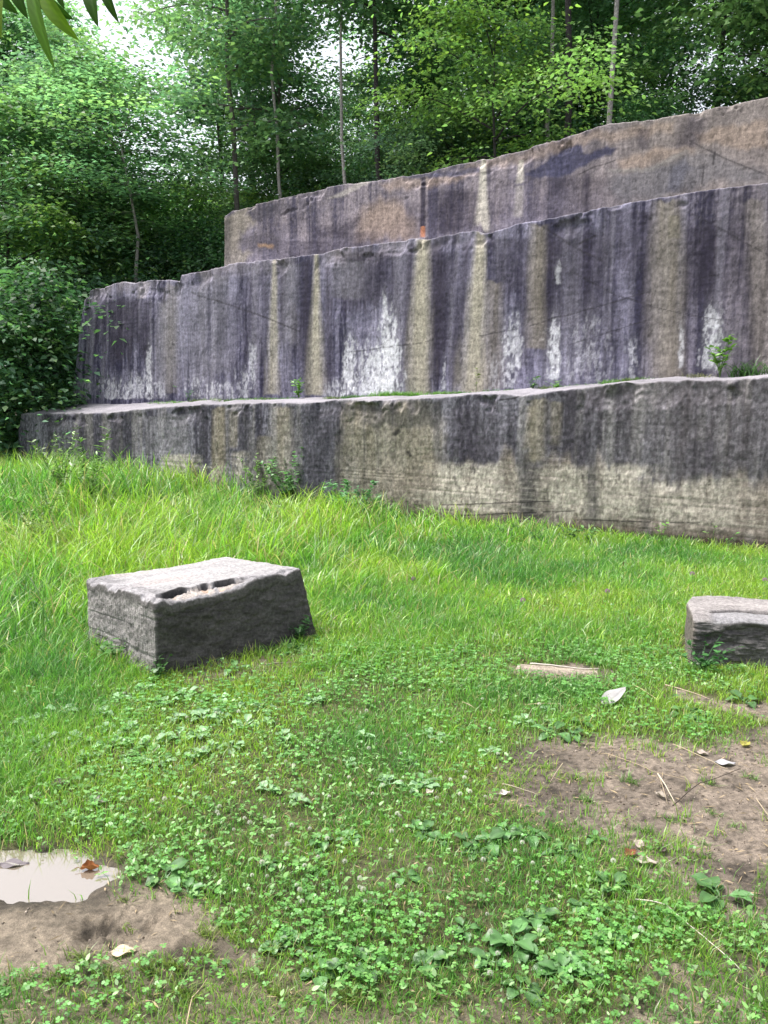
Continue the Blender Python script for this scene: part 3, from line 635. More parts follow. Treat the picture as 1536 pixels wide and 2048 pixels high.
slab('flat_stone', 1030, 1337, 1203, 1352, .11, .02, 351, (.34, .285, .23), 'flat pale stone sunk in the lawn between the two stone blocks')
BLOCKS = [np.array([p_[:2] for p_ in (bF, bR, bB, bL)]), np.array([p_[:2] for p_ in (cF, cR, cB, cBk)])]
def in_block(x, y, m_=.0):
    return (poly_sd(x, y, BLOCKS[0]) < m_) | (poly_sd(x, y, BLOCKS[1]) < m_)

# ------------------------------------------------------------------ grass and ground cover (stuff)
CTRL = np.array([(50,960,.46),(-200,960,.46),(300,1005,.42),(600,1060,.38),(760,1080,.30),(900,1110,.17),(1050,1130,.12),(1300,1140,.10),(1500,1140,.09),(1700,1140,.1),(100,1150,.40),(400,1100,.38),(640,1130,.32),(750,1160,.21),(900,1200,.11),(1100,1200,.08),(1300,1220,.09),(700,1240,.11),(640,1300,.07),
                 (60,1260,.28),(-150,1250,.34),(120,1330,.13),(-100,1350,.16),(50,1400,.07),(350,1400,.036),(700,1400,.036),(1000,1330,.045),(1000,1280,.09),(1300,1330,.045),(500,1600,.03),(900,1600,.03),(300,1900,.035),(1000,1900,.03),(1500,1260,.09),(1500,1500,.04)], float)
CXY = np.array([on_z(u, v)[:2] for u, v, _ in CTRL])
def grass_h(x, y):
    w = 0; a = 0
    for (cx, cy), hh in zip(CXY, CTRL[:, 2]):
        sc_ = .25 + .12 * cy
        k_ = 1 / (((x - cx) ** 2 + (y - cy) ** 2) / sc_ ** 2 + .05) ** 1.6; w = w + k_; a = a + k_ * hh
    return a / w
def scatter(n, y0, y1, pw, margin=1.25):
    """points inside the view wedge (with a margin), thinning out with distance"""
    r = RNG.random(n); e = 2 - pw
    y = (y0 ** e + r * (y1 ** e - y0 ** e)) ** (1 / e)
    x = (RNG.random(n) * 2 - 1) * (.451 * margin * y + .25)
    return x, y
def blades(x, y, h, w, az, lean, col, seg, z=None):
    n = len(x); z = ground_z(x, y) - .004 if z is None else z
    P = np.stack([x, y, z], -1); d = np.stack([np.cos(az), np.sin(az), 0 * az], -1); sd_ = np.stack([-np.sin(az), np.cos(az), 0 * az], -1)
    tw = RNG.normal(0, .6, n)[:, None]; sd_ = sd_ * np.cos(tw) + d * np.sin(tw)
    vs = []
    for j in range(seg):
        t = j / seg; c = P + np.array([0, 0, 1.]) * (h * (t - .38 * lean * t * t))[:, None] + d * (h * lean * t * t * .95)[:, None]
        ww = (w * (1 - .45 * t) * .5)[:, None]; vs += [c - sd_ * ww, c + sd_ * ww]
    vs.append(P + np.array([0, 0, 1.]) * (h * (1 - .38 * lean))[:, None] + d * (h * lean * .95)[:, None])
    V = np.stack(vs, 1); k_ = V.shape[1]; base = np.arange(n)[:, None] * k_
    quads = [base + np.array([[2 * j, 2 * j + 1, 2 * j + 3, 2 * j + 2]]) for j in range(seg - 1)]
    tri = base + np.array([[2 * seg - 2, 2 * seg - 1, 2 * seg]])
    C = np.repeat(col[:, None], k_, 1)
    return V.reshape(-1, 3), [np.concatenate(quads), tri], C.reshape(-1, 3)
def keep_ground(x, y):
    s, t = st(x, y); wallm = (t < -.02) | (s < sL[0] - .15)
    return wallm & ~in_block(x, y, .02) & (t < 1.5)
def grass_col(x, y, n, tall):
    p_ = fbm(x * 1.1, y * 1.1, 131, 3); r = RNG.random(n)
    lime, mid, deep = np.array([.30, .44, .06]), np.array([.18, .37, .06]), np.array([.085, .24, .05])
    k_ = np.clip((p_ - .5) * 2.6 + .5 + (r - .5) * .7 + tall * .25, 0, 1)[:, None]
    c = np.where(k_ > .5, mid + (lime - mid) * (k_ - .5) * 2, deep + (mid - deep) * k_ * 2)
    st_ = (RNG.random(n) < .06 + .05 * tall)[:, None]
    c = np.where(st_, np.array([.44, .37, .18]), c)
    c = np.where((RNG.random(n) < .05 + .05 * tall)[:, None], np.array([.36, .46, .26]), c)
    return c * (.55 + .85 * RNG.random(n))[:, None]
# short lawn
x, y = scatter(560000, 1.75, 10.5, .95)
h = grass_h(x, y); bm = bare_mask(x, y)
tuft = fbm(x * 9, y * 9, 133, 3)
ok = keep_ground(x, y) & (RNG.random(len(x)) > bm * 1.02 - .35 * ss(.60, .72, tuft)) & (poly_sd(x, y, PUD) > -.01)
ok &= RNG.random(len(x)) < (.55 + .45 * ss(.38, .58, fbm(x * 2.3, y * 2.3, 135, 3)))
x, y, h, bm = x[ok], y[ok], h[ok], bm[ok]; n = len(x)
hh = np.clip(h, .022, .12) * (.4 + 1.1 * RNG.random(n) ** 1.3); w = .0022 + .0009 * y * RNG.random(n)
col = grass_col(x, y, n, 0.0); col = col + (np.array([.20, .22, .05]) - col) * (bm * .5 * RNG.random(n))[:, None]
V, Fs, C = blades(x, y, hh, w, RNG.random(n) * 2 * pi, .25 + .75 * RNG.random(n), col, 2)
tag(obj('short_grass', make_mesh('short_grass', V, Fs, C), M_GRASS), 'short green lawn grass around the bare patches', None, None, 'stuff')
# tall meadow grass
x, y = scatter(250000, 4.2, 18.5, .25, 1.35)
h = grass_h(x, y)
ok = keep_ground(x, y) & (RNG.random(len(x)) < ss(.055, .16, h) * (.25 + .75 * ss(.38, .6, fbm(x * 2.4, y * 2.4, 137, 4)))) & (bare_mask(x, y) < .35)
x, y, h = x[ok], y[ok], h[ok]; n = len(x)
clump = .65 + .8 * fbm(x * 2.2, y * 2.2, 139, 3)
hh = h * clump * (.4 + 1.0 * RNG.random(n) ** 1.4); w = .004 + .0006 * y + .005 * RNG.random(n) ** 2
flow = fbm(x * .5, y * .5, 141, 2) * 4 * pi
az = flow + RNG.normal(0, 1.6, n)
V, Fs, C = blades(x, y, hh, w, az, .25 + .85 * RNG.random(n) ** 1.2, grass_col(x, y, n, 1.0), 4)
tag(obj('tall_grass', make_mesh('tall_grass', V, Fs, C), M_GRASS), 'tall lime green meadow grass below the quarry wall', None, None, 'stuff')
# clover carpet
def leaf_cards(c, d, nrm, L, Wd, col, fold=.12, shape='diamond'):
    d = unit(d); sd_ = unit(np.cross(nrm, d)); nn = np.cross(d, sd_); L = L[:, None]; Wd = Wd[:, None]
    if shape == 'diamond': pts = [(0, 0), (.45, -.5), (1, 0), (.45, .5)]
    elif shape == 'round': pts = [(0, 0), (.5, -.5), (.92, -.34), (.92, .34), (.5, .5)]
    else: pts = [(0, 0), (.25, -.42), (.6, -.40), (1, 0), (.6, .40), (.25, .42)]
    V = np.stack([c + d * L * a + sd_ * Wd * b_ + nn * Wd * (abs(b_) * fold * 2 - .18 * a * a) for a, b_ in pts], 1)
    k_ = len(pts); F = np.arange(len(c))[:, None] * k_ + np.arange(k_)[None]
    return V.reshape(-1, 3), [F], np.repeat(col[:, None], k_, 1).reshape(-1, 3)
x, y = scatter(75000, 1.75, 8.5, .9)
dens = (.12 + .8 * ss(.44, .62, fbm(x * 2.6 + 5, y * 2.6, 143, 4))) * np.clip(1 - 1.5 * bare_mask(x, y), 0, 1) * ss(.16, .07, grass_h(x, y))
dens = np.maximum(dens, ss(.45, .15, np.hypot(x - on_z(1380, 1330)[0], y - on_z(1380, 1330)[1])) * 1.0)
ok = keep_ground(x, y) & (RNG.random(len(x)) < dens); x, y = x[ok], y[ok]; n = len(x)
z = ground_z(x, y) + .012 + .035 * RNG.random(n) * (.6 + .8 * fbm(x * 5, y * 5, 145))
a0 = RNG.random(n) * 2 * pi; tl = RNG.normal(0, .35, (n, 2)); mb = MB(); big = (.0045 + .005 * RNG.random(n)) * (1 + .07 * y)
cc = np.array([.10, .25, .06]) * (.6 + .8 * RNG.random(n))[:, None] + np.array([.03, .04, 0]) * RNG.random(n)[:, None] ** 3
for j in range(3):
    a = a0 + j * 2 * pi / 3; d = np.stack([np.cos(a), np.sin(a), .15 + 0 * a], -1); nm = unit(np.stack([tl[:, 0], tl[:, 1], 1 + 0 * a], -1))
    mb.add(*leaf_cards(np.stack([x, y, z], -1), d, nm, big * 1.25, big * 1.25, cc, .1, 'round'))
tag(obj('clover_cover', mb.mesh('clover_cover'), M_HERB), 'dark green clover carpet spread through the lawn', None, None, 'stuff')
# mixed low weeds: larger soft leaves
x, y = scatter(16000, 1.8, 9.5, .8)
dens = ss(.46, .62, fbm(x * 1.3 + 9, y * 1.3, 147, 4)) * (1 - bare_mask(x, y)) * ss(.25, .1, grass_h(x, y)) * .8
ok = keep_ground(x, y) & (RNG.random(len(x)) < dens); x, y = x[ok], y[ok]; n = len(x)
mb = MB()
for j in range(4):
    a = RNG.random(n) * 2 * pi; d = np.stack([np.cos(a), np.sin(a), .2 + .5 * RNG.random(n)], -1); nm = unit(np.stack([RNG.normal(0, .3, n), RNG.normal(0, .3, n), 1 + 0 * a], -1))
    L = .010 + .018 * RNG.random(n) ** 1.5; cl = np.array([.18, .34, .10]) * (.6 + .7 * RNG.random(n))[:, None]
    mb.add(*leaf_cards(np.stack([x, y, ground_z(x, y) + .01 + .03 * RNG.random(n)], -1), d, nm, L, L * .55, cl, .15, 'oval'))
tag(obj('low_weeds', mb.mesh('low_weeds'), M_HERB), 'small broad leaved weeds mixed into the lawn', None, None, 'stuff')
# grit, crumbs and dry bits on the bare soil
x, y = scatter(14000, 1.8, 5.5, .9); bm = bare_mask(x, y)
ok = (RNG.random(len(x)) < bm * (.25 + .75 * ss(-.3, .5, x))) & (poly_sd(x, y, PUD) > .02) & keep_ground(x, y); x, y = x[ok], y[ok]; n = len(x)
oc = np.array([(1, 0, 0), (-1, 0, 0), (0, 1, 0), (0, -1, 0), (0, 0, .7), (0, 0, -.7)], float)
of = np.array([(0, 2, 4), (2, 1, 4), (1, 3, 4), (3, 0, 4), (2, 0, 5), (1, 2, 5), (3, 1, 5), (0, 3, 5)])
r = (.0015 + .0045 * RNG.random(n) ** 3)[:, None, None]
V = np.stack([x, y, ground_z(x, y) + .001], -1)[:, None] + oc[None] * r * (.6 + .8 * RNG.random((n, 6, 1)))
cl = np.where((RNG.random(n) < .5)[:, None], np.array([.10, .075, .055]), np.array([.36, .30, .25])) * (.5 + RNG.random(n))[:, None]
F = (np.arange(n)[:, None, None] * 6 + of[None]).reshape(-1, 3)
tag(obj('gravel', make_mesh('gravel', V.reshape(-1, 3), [F], np.repeat(cl[:, None], 6, 1).reshape(-1, 3)), M_BLOCK), 'grit and soil crumbs on the bare dirt', None, None, 'stuff')
x, y = scatter(15000, 1.8, 8.0, .9); bm = bare_mask(x, y)
ok = (RNG.random(len(x)) < .30 + .7 * bm * ss(-.2, .4, x)) & (poly_sd(x, y, PUD) > .02) & keep_ground(x, y); x, y = x[ok], y[ok]; n = len(x)
a = RNG.random(n) * 2 * pi; d = np.stack([np.cos(a), np.sin(a), RNG.normal(0, .12, n)], -1); nm = unit(np.stack([RNG.normal(0, .3, n), RNG.normal(0, .3, n), 1 + 0 * a], -1))
L = .012 + .05 * RNG.random(n) ** 2; cl = np.array([.30, .23, .14]) * (.4 + .9 * RNG.random(n))[:, None]
V, Fs, C = leaf_cards(np.stack([x, y, ground_z(x, y) + .004 + .01 * RNG.random(n)], -1), d, nm, L, .0015 + .005 * RNG.random(n), cl, .1)
tag(obj('plant_debris', make_mesh('plant_debris', V, Fs, C), M_STRAW), 'dry bits of grass and leaf scattered on the ground', None, None, 'stuff')

# ------------------------------------------------------------------ broad leaved plantains, clover heads, fallen leaves, straws
def broad_leaf(mb, L, Wd, az, rise, droop, col, base=(0, 0, 0), stalk=.25, wav=.06, seed=0):
    nu, nv = 9, 5; t = np.linspace(0, 1, nu)[:, None]; q = np.linspace(-1, 1, nv)[None]
    wid = np.where(t < stalk, .10, np.sin(np.clip((t - stalk) / (1 - stalk), 0, 1) ** .8 * pi) ** .75 + .03) * Wd * .5
    r = L * (t - .05 * t * t) * cos(rise * .6); z = L * (sin(rise) * t - droop * t * t) + np.abs(q) * wid * .35 + wav * Wd * np.sin(t * 14 + q * 3 + seed) * np.abs(q)
    X = r + 0 * q; Y = q * wid; Zz = z + 0 * q
    ca, sa = cos(az), sin(az)
    V = np.stack([X * ca - Y * sa, X * sa + Y * ca, Zz], -1).reshape(-1, 3) + np.asarray(base)
    i = (np.arange(nu - 1)[:, None] * nv + np.arange(nv - 1)[None]).ravel()
    vein = (1 + .35 * (np.abs(q) < .1) + 0 * t).reshape(-1, 1)
    mb.add(V, [np.stack([i, i + nv, i + nv + 1, i + 1], -1)], np.asarray(col) * vein)
plant_meshes = []
for j in range(5):
    mb = MB(); nl = 5 + j % 4
    for k_ in range(nl):
        g_ = .7 + .6 * RNG.random()
        broad_leaf(mb, .05 + .05 * RNG.random(), .028 + .018 * RNG.random(), k_ * 2.4 + RNG.normal(0, .3), .25 + .5 * RNG.random(), .25 + .4 * RNG.random(), np.array([.085, .185, .062]) * g_, seed=k_)
    plant_meshes.append(mb.mesh('broadleaf_weed'))
n_norm = len(plant_meshes)
for j in range(4):
    mb = MB()
    for k_ in range(6 + j % 3):
        broad_leaf(mb, .06 + .05 * RNG.random(), .034 + .02 * RNG.random(), k_ * 2.4 + RNG.normal(0, .3), .45 + .6 * RNG.random(), .35 + .4 * RNG.random(), np.array([.20, .33, .17]) * (.75 + .5 * RNG.random()), seed=k_)
    plant_meshes.append(mb.mesh('broadleaf_weed'))
for me in plant_meshes: me.materials.append(M_HERB)
def put_weed(u, v, sc_, label, j=None, group='broad leaved weeds in the lawn'):
    p_ = on_z(u, v); o = bpy.data.objects.new('broadleaf_weed', plant_meshes[j if j is not None else random.randrange(n_norm)]); COL.objects.link(o)
    o.location = (p_[0], p_[1], float(ground_z(p_[0], p_[1])) + .006); o.rotation_euler = (0, 0, random.random() * 6.28); o.scale = (sc_,) * 3
    return tag(o, label, 'weed', group)
for u, v, s_c, lab in [(1130,1935,1.05,'largest broad leaved rosette in the clover near the lower edge'),(1020,1888,1.1,'broad rosette with one wide leaf, between two others near the bottom'),(1040,1985,.9,'low rosette lying nearest the bottom edge of the picture'),
                      (1060,1672,1.25,'pale broad rosette at the lower left edge of the bare dirt'),(1125,1710,1.15,'broad rosette with long narrow leaves just below the bare dirt'),(970,1690,1.1,'broad rosette in the lawn left of the bare dirt'),
                      (1440,1792,1.3,'dark broad rosette growing alone on the bare dirt'),(330,1765,1.15,'broad rosette at the right shore of the puddle'),(375,1790,.7,'small rosette in the mud beside the puddle'),
                      (1108,1475,1.3,'pale flattened rosette in the middle of the lawn above the dirt'),(600,1298,1.5,'broad rosette at the right foot of the large block'),(470,1345,1.2,'rosette at the front foot of the large block'),(560,1312,1.1,'dark rosette in the shade under the large block'),
                      (1368,1432,1.5,'round leaved rosette in front of the low right block'),(1400,1436,1.1,'grey green rosette right of the round leaved one below the low block'),(1490,1408,1.3,'rosette at the foot of the low right block')]:
    put_weed(u, v, s_c, lab)
for u, v in [(300,1390),(335,1415),(370,1395),(430,1405),(450,1440),(480,1415),(405,1470),(355,1475),(300,1500),(260,1475),(430,1500),(385,1520),(230,1500),(330,1535),(470,1500),(250,1410),(200,1440),(410,1440),(150,1480),(180,1520),(280,1540),(120,1430),(500,1460),(530,1430),(90,1500),(345,1445),(60,1460),(220,1465),(560,1480)]:
    put_weed(u + random.uniform(-12, 12), v + random.uniform(-8, 8), random.uniform(.7, 1.1), 'pale broad leaved weed in the patch just below the large block', n_norm + random.randrange(4), 'pale weeds below the large block')
for q_ in range(60):
    u, v = random.uniform(520, 1350), random.uniform(1400, 1960)
    p_ = on_z(u, v)
    if bare_mask(np.array([p_[0]]), np.array([p_[1]]))[0] > .5: continue
    put_weed(u, v, random.uniform(.5, .9), 'small broad leaved weed among the clover in the lawn', random.choice((None, n_norm, n_norm + 1)) if v < 1640 else None, 'small weeds among the clover')
# white clover heads
mb = MB()
for q_ in range(34):
    f_ = q_ / 34; ph = math.acos(1 - 1.7 * f_); th = q_ * 2.4; dd = np.array([sin(ph) * cos(th), sin(ph) * sin(th), cos(ph)])
    c = dd * .005
    mb.add(*leaf_cards(c[None], (dd + [0, 0, .5])[None], np.array([[-sin(th), cos(th), .2]]), np.array([.0065]), np.array([.004]), np.array([[.82, .76, .76]]) * (.8 + .3 * random.random()), .2))
HEAD = mb.mesh('clover_flower'); HEAD.materials.append(M_HERB)
V, Fs, C = tube([(0, 0, -.05), (.001, 0, -.025), (0, 0, 0)], .0009, 5, (.08, .17, .05)); STALK = make_mesh('stalk', V, Fs, C); STALK.materials.append(M_HERB)
fl = [(600,1795),(505,1768),(535,1770),(980,1885),(995,1932),(1078,1877),(1065,1740),(1030,1715),(1195,1860),(1280,1882),(980,1965),(545,1688),(655,1690),(575,1705),(620,1670),(525,1740),(690,1735),(610,1750),(500,1655),(490,1650),(530,1650),(940,1595),(920,1600),(970,1600),(800,1640),(860,1555),(860,1760),(720,1770),(305,1615),(330,1610),(440,1625),(435,1635),(790,1360),(870,1290),(840,1335),(905,1308),(1040,1280),(1195,1325),(1340,1330),(1395,1335),(1190,1310),(1365,1380)]
for q_ in range(60): fl.append((random.gauss(700, 260), random.uniform(1380, 1850)))
for u, v in fl:
    p_ = on_z(u, v + 14)
    if bare_mask(np.array([p_[0]]), np.array([p_[1]]))[0] > .5: continue
    e = empty('clover_flower', (p_[0], p_[1], float(ground_z(p_[0], p_[1])) + .045 + .015 * random.random()), random.random() * 6, random.uniform(.6, .95))
    tag(e, 'small white clover blossom in the lawn', 'flower', 'white clover blossoms in the lawn')
    for me in (HEAD, STALK):
        o = bpy.data.objects.new('flower_head' if me is HEAD else 'stalk', me); COL.objects.link(o); o.parent = e
# purple flower heads in the taller grass
HEADP = HEAD.copy(); HEADP.materials.clear(); HEADP.materials.append(M_HERB)
ca = HEADP.attributes['Col']; arr = np.tile(np.array([.42, .22, .40, 1], np.float32), len(HEADP.vertices)); ca.data.foreach_set('color', arr)
for u, v, lab in [(1045,1213,'pink clover blossom in the grass above the flat stone'),(1214,1192,'pink clover blossom nearest the middle, in front of the quarry wall'),(1383,1157,'pink clover blossom just above the low right block'),(827,1167,'pale pink blossom in the tall grass right of the large block'),(1528,1171,'pink clover blossom at the right edge behind the low block')]:
    p_ = on_z(u, v + 20); e = empty('clover_flower', (p_[0], p_[1], float(ground_z(p_[0], p_[1])) + .12), 0, 1.9); tag(e, lab, 'flower')
    for me, nm in ((HEADP, 'flower_head'), (STALK, 'stalk')):
        o = bpy.data.objects.new(nm, me); COL.objects.link(o); o.parent = e; o.scale = (1, 1, 1.6) if nm == 'stalk' else (1, 1, 1)
# fallen leaves
def fallen(u, v, L, Wd, az, curl, col, label, tilt=0.0, z=None, jag=0.0):
    p_ = on_z(u, v); nu, nv = 15, 9; t = np.linspace(0, 1, nu)[:, None]; q = np.linspace(-1, 1, nv)[None]
    wid = (np.sin(np.clip(t * 1.02, 0, 1) ** .75 * pi) ** .7 + .02) * (1 + jag * np.sin(t * 23)) * Wd * .5
    Y = q * wid * np.cos(q * curl * .7); Z = np.abs(q * wid) * np.sin(np.abs(q) * curl) + curl * L * .25 * (t - .5) ** 2 + .004 * np.sin(t * 9 + q * 4)
    X = (t - .5) * L + 0 * q; Z = Z + (X + L / 2) * math.tan(tilt)
    ca, sa = cos(az), sin(az)
    V = np.stack([X * ca - Y * sa, X * sa + Y * ca, Z + 0 * X], -1)
    i = (np.arange(nu - 1)[:, None] * nv + np.arange(nv - 1)[None]).ravel()
    vein = np.clip(1 - .25 * (np.abs(q) < .15) + 0 * t, 0, 2) * (.8 + .4 * fbm(X * 60, Y * 60, int(u), 3))
    mb = MB(); mb.add(V.reshape(-1, 3), [np.stack([i, i + nv, i + nv + 1, i + 1], -1)], np.asarray(col) * vein.reshape(-1, 1))
    Vt, Ft, Ct = tube(np.array([(-L / 2, 0, 0), (-L * .65, .004, .004), (-L * .8, .0, .002)]) @ np.array([[ca, sa, 0], [-sa, ca, 0], [0, 0, 1]]) + [0, 0, float(Z[0, nv // 2])], .0011, 5, np.asarray(col) * .7)
    zz = float(ground_z(p_[0], p_[1])) + .012 if z is None else z
    e = empty('fallen_leaf', (p_[0], p_[1], zz)); tag(e, label, 'fallen leaf')
    obj('blade', mb.mesh('blade'), M_DRY, e); obj('stalk', make_mesh('stalk', Vt, Ft, Ct), M_DRY, e)
    return e
PALE = (.50, .45, .43)
fallen(196,1612,.075,.055,.1,.35,PALE,'pale whitish leaf lying on grass above the puddle', z=None)
fallen(248,1908,.075,.042,.25,.15,(.56,.46,.33),'pale tan leaf lying on mud below the hoof marks')
fallen(180,1733,.062,.045,.2,1.15,(.26,.10,.035),'curled rusty brown leaf floating on the puddle', z=PZ + .004, jag=.1)
fallen(28,1722,.10,.05,.1,.1,(.16,.14,.15),'flat grey leaf lying in the puddle by its left end', z=PZ + .002)
fallen(120,1576,.075,.06,.2,.7,(.17,.14,.14),'crumpled grey brown leaf in grass left of the pale one', jag=.15)
fallen(270,1517,.06,.05,.6,.8,(.15,.12,.12),'dark crumpled leaf in the weed patch below the large block', jag=.15)
fallen(1228,1412,.15,.10,.5,.25,(.32, .31, .31),'large whitish leaf standing up in the lawn above the dirt', tilt=.42)
fallen(1450,1532,.085,.045,-.1,.15,(.36, .35, .37),'pale grey leaf on the bare dirt at the right')
fallen(1293,1728,.075,.042,-.2,.3,(.40,.34,.30),'light brown leaf at the lower edge of the bare dirt')
fallen(1262,1712,.06,.04,.8,.6,(.22,.09,.05),'reddish leaf beside the light brown one on the dirt', jag=.12)
fallen(1276,1692,.06,.035,1.6,.3,(.40,.33,.29),'thin pale leaf just above the reddish one on the dirt')
fallen(1325,1704,.045,.03,.9,.7,(.10,.075,.07),'small dark rolled leaf on the bare dirt')
fallen(1405,1512,.05,.035,-.3,.3,(.36,.30,.27),'small beige leaf at the top edge of the bare dirt')
fallen(1490,1492,.06,.045,1.0,.4,(.30,.28,.07),'yellow green leaf at the right edge above the dirt')
fallen(1420,1805,.045,.03,.2,.4,(.26,.17,.06),'yellow brown leaf below the rosette on the dirt')
fallen(1010,1590,.05,.035,.4,.4,(.55,.48,.46),'pinkish white leaf at the left tip of the bare dirt')
fallen(860,1588,.04,.03,1.2,.4,(.55,.47,.42),'tiny cream leaf in the middle of the lawn')
fallen(1255,1135,.12,.09,.5,.9,(.17,.065,.03),'curled red brown leaf in the grass before the quarry wall', z=None, jag=.15)
fallen(1130,1083,.14,.10,.3,.9,(.11,.045,.03),'dark red dead leaf at the foot of the quarry wall', jag=.15)
fallen(1320,1600,.05,.03,2.2,.6,(.30,.26,.22),'small curled beige leaf in the middle of the bare dirt')
# straws and twigs
def straw(pts, r, col, label, name='dry_stalk'):
    P = np.array([on_z(u, v) for u, v in pts]); tt = np.linspace(0, len(P) - 1, len(P) * 5)
    P = np.stack([np.interp(tt, np.arange(len(P)), P[:, a]) for a in range(3)], -1)
    P[:, 2] = ground_z(P[:, 0], P[:, 1]).max() * .4 + ground_z(P[:, 0], P[:, 1]) * .6 + .022 + .004 * np.sin(tt * 3)
    c0 = P.mean(0); V, Fs, C = tube(P - c0, np.linspace(r, r * .45, len(P)), 6, col)
    return tag(obj(name, make_mesh(name, V, Fs, C), M_STRAW, None, c0), label, 'twig' if name == 'twig' else 'dry stalk')
straw([(1270,1812),(1335,1824),(1400,1880),(1480,1953)], .0023, (.55,.50,.44), 'long bleached bent stalk lying across the clover at lower right')
straw([(1480,1953),(1470,1975),(1500,1990)], .0015, (.4,.33,.2), 'short straw end at the tip of the long bent stalk')
straw([(1315,1562),(1348,1618)], .003, (.55,.47,.36), 'thick pale straw pointing down the middle of the dirt')
straw([(1318,1568),(1334,1622)], .0016, (.40,.32,.22), 'thin straw beside the thick pale one on the dirt')
straw([(1345,1500),(1425,1536),(1455,1550)], .0018, (.45,.37,.25), 'straw along the top edge of the bare dirt')
straw([(1210,1520),(1300,1555),(1380,1575)], .0016, (.38,.3,.2), 'long thin straw across the upper dirt')
straw([(1125,1538),(1100,1575)], .002, (.42,.34,.24), 'short straw at the left part of the dirt')
straw([(1005,1575),(1075,1598)], .0018, (.42,.36,.28), 'straw at the left tip of the bare dirt')
straw([(1345,1625),(1400,1580),(1480,1550)], .0026, (.07,.055,.045), 'dark bent twig on the bare dirt', 'twig')
straw([(1512,1612),(1545,1660)], .002, (.42,.34,.24), 'straw at the right edge of the bare dirt')
straw([(1060,1335),(1130,1342),(1198,1346)], .004, (.62,.57,.52), 'pale stick lying along the flat stone', 'twig')
straw([(1050,1419),(1120,1418)], .003, (.50,.42,.26), 'straw in the lawn below the flat stone')
straw([(1265,1378),(1315,1410)], .003, (.42,.36,.2), 'straw slanting in the lawn right of the flat stone')
straw([(1330,1380),(1420,1408)], .003, (.48,.38,.28), 'straw along the bare strip in front of the low block')
straw([(925,1412),(950,1425)], .0028, (.5,.42,.28), 'short straw in the middle of the lawn')
straw([(372,2075),(385,2010),(415,1970)], .0022, (.38,.30,.20), 'straw at the bottom edge in the sparse grass')
straw([(530,1337),(620,1332)], .005, (.20,.17,.14), 'grey stick at the front foot of the large block', 'twig')

# ------------------------------------------------------------------ leafy plants on the ledge and at the wall's foot
def leafy_plant(name, loc, hgt, nst, nlf, L, spread, col, label, cat, group=None, wr=.5, rad=.004, shape='oval'):
    e = empty(name, loc); tag(e, label, cat, group); ms, ml = MB(), MB()
    for q_ in range(nst):
        a = q_ * 2.4 + RNG.random(); ln = spread * (.4 + .8 * RNG.random()); H = hgt * (.55 + .45 * RNG.random()) if q_ else hgt
        t = np.linspace(0, 1, 7); Pth = np.stack([cos(a) * ln * t ** 1.5, sin(a) * ln * t ** 1.5, H * t], -1)
        ms.add(*tube(Pth, rad * (1 - .75 * t), 5, np.asarray(col) * .7))
        nn = max(3, nlf // nst); tt = .2 + .8 * RNG.random(nn)
        c = np.stack([np.interp(tt, t, Pth[:, k_]) for k_ in range(3)], -1)
        aa = RNG.random(nn) * 2 * pi; d = np.stack([np.cos(aa), np.sin(aa), .1 + .6 * RNG.random(nn)], -1)
        nm = unit(np.stack([RNG.normal(0, .35, nn), RNG.normal(0, .35, nn), 1 + 0 * aa], -1))
        LL = L * (.6 + .7 * RNG.random(nn)); ml.add(*leaf_cards(c, d, nm, LL, LL * wr, np.asarray(col) * (.65 + .8 * RNG.random(nn))[:, None], .15, shape))
    obj('stem', ms.mesh('stem'), M_HERB, e); obj('foliage', ml.mesh('foliage'), M_HERB, e); return e
def ledge(u, v):
    r = on_plane(u, v, O0 + NV * (OFF[1] - .12), NV); s = float((r - O0) @ DV)
    zf, zb = top_z(0, np.array([s]))[0], np.interp(s, BACK1[:, 0], BACK1[:, 1]); return st2w(s, OFF[1] - .12, zf + (zb - zf) * .55 - .015)
BR = (.11, .24, .04); MD = (.07, .16, .04); DG = (.04, .10, .035)
leafy_plant('ledge_plant', ledge(1440,745), .46, 6, 90, .085, .15, (.15,.30,.05), 'bright leafy sapling on the first ledge near its right end', 'plant')
leafy_plant('ledge_plant', ledge(597,795), .34, 4, 70, .07, .08, (.14,.29,.06), 'upright bright plant on the ledge beside a tan streak', 'plant')
leafy_plant('ledge_plant', ledge(1066,780), .17, 4, 26, .06, .10, MD, 'small leafy plant on the middle of the first ledge', 'plant')
leafy_plant('ledge_plant', ledge(376,800), .20, 4, 40, .05, .12, (.06,.15,.07), 'bluish small plant on the ledge towards its left end', 'plant')
leafy_plant('ledge_plant', ledge(952,775), .30, 1, 14, .05, .05, (.15,.20,.05), 'thin yellowish stem on the ledge between two tan streaks', 'plant')
leafy_plant('ledge_plant', ledge(1113,778), .11, 4, 30, .05, .12, BR, 'low bright tuft on the ledge right of the middle plant', 'plant')
def tuft(name, loc, n, h, sp, col, label, group=None, w=.008):
    x = np.clip(RNG.normal(0, sp, n), -1.7 * sp, 1.7 * sp); y = RNG.normal(0, min(sp * .35, .05), n); ca, sa = DV[0], DV[1]; X, Y = x * ca - y * sa, x * sa + y * ca
    cl = np.asarray(col) * (.6 + .9 * RNG.random(n))[:, None]
    V, Fs, C = blades(X, Y, h * (.4 + .8 * RNG.random(n)), np.full(n, w), RNG.random(n) * 6.28, .4 + .8 * RNG.random(n), cl, 3, z=np.zeros(n) - .01)
    return tag(obj(name, make_mesh(name, V, Fs, C), M_GRASS, None, loc), label, 'grass tuft', group)
tuft('grass_tuft', ledge(1500,745), 90, .26, .12, (.05,.12,.03), 'dark spiky grass tuft on the ledge at its right end', None, .012)
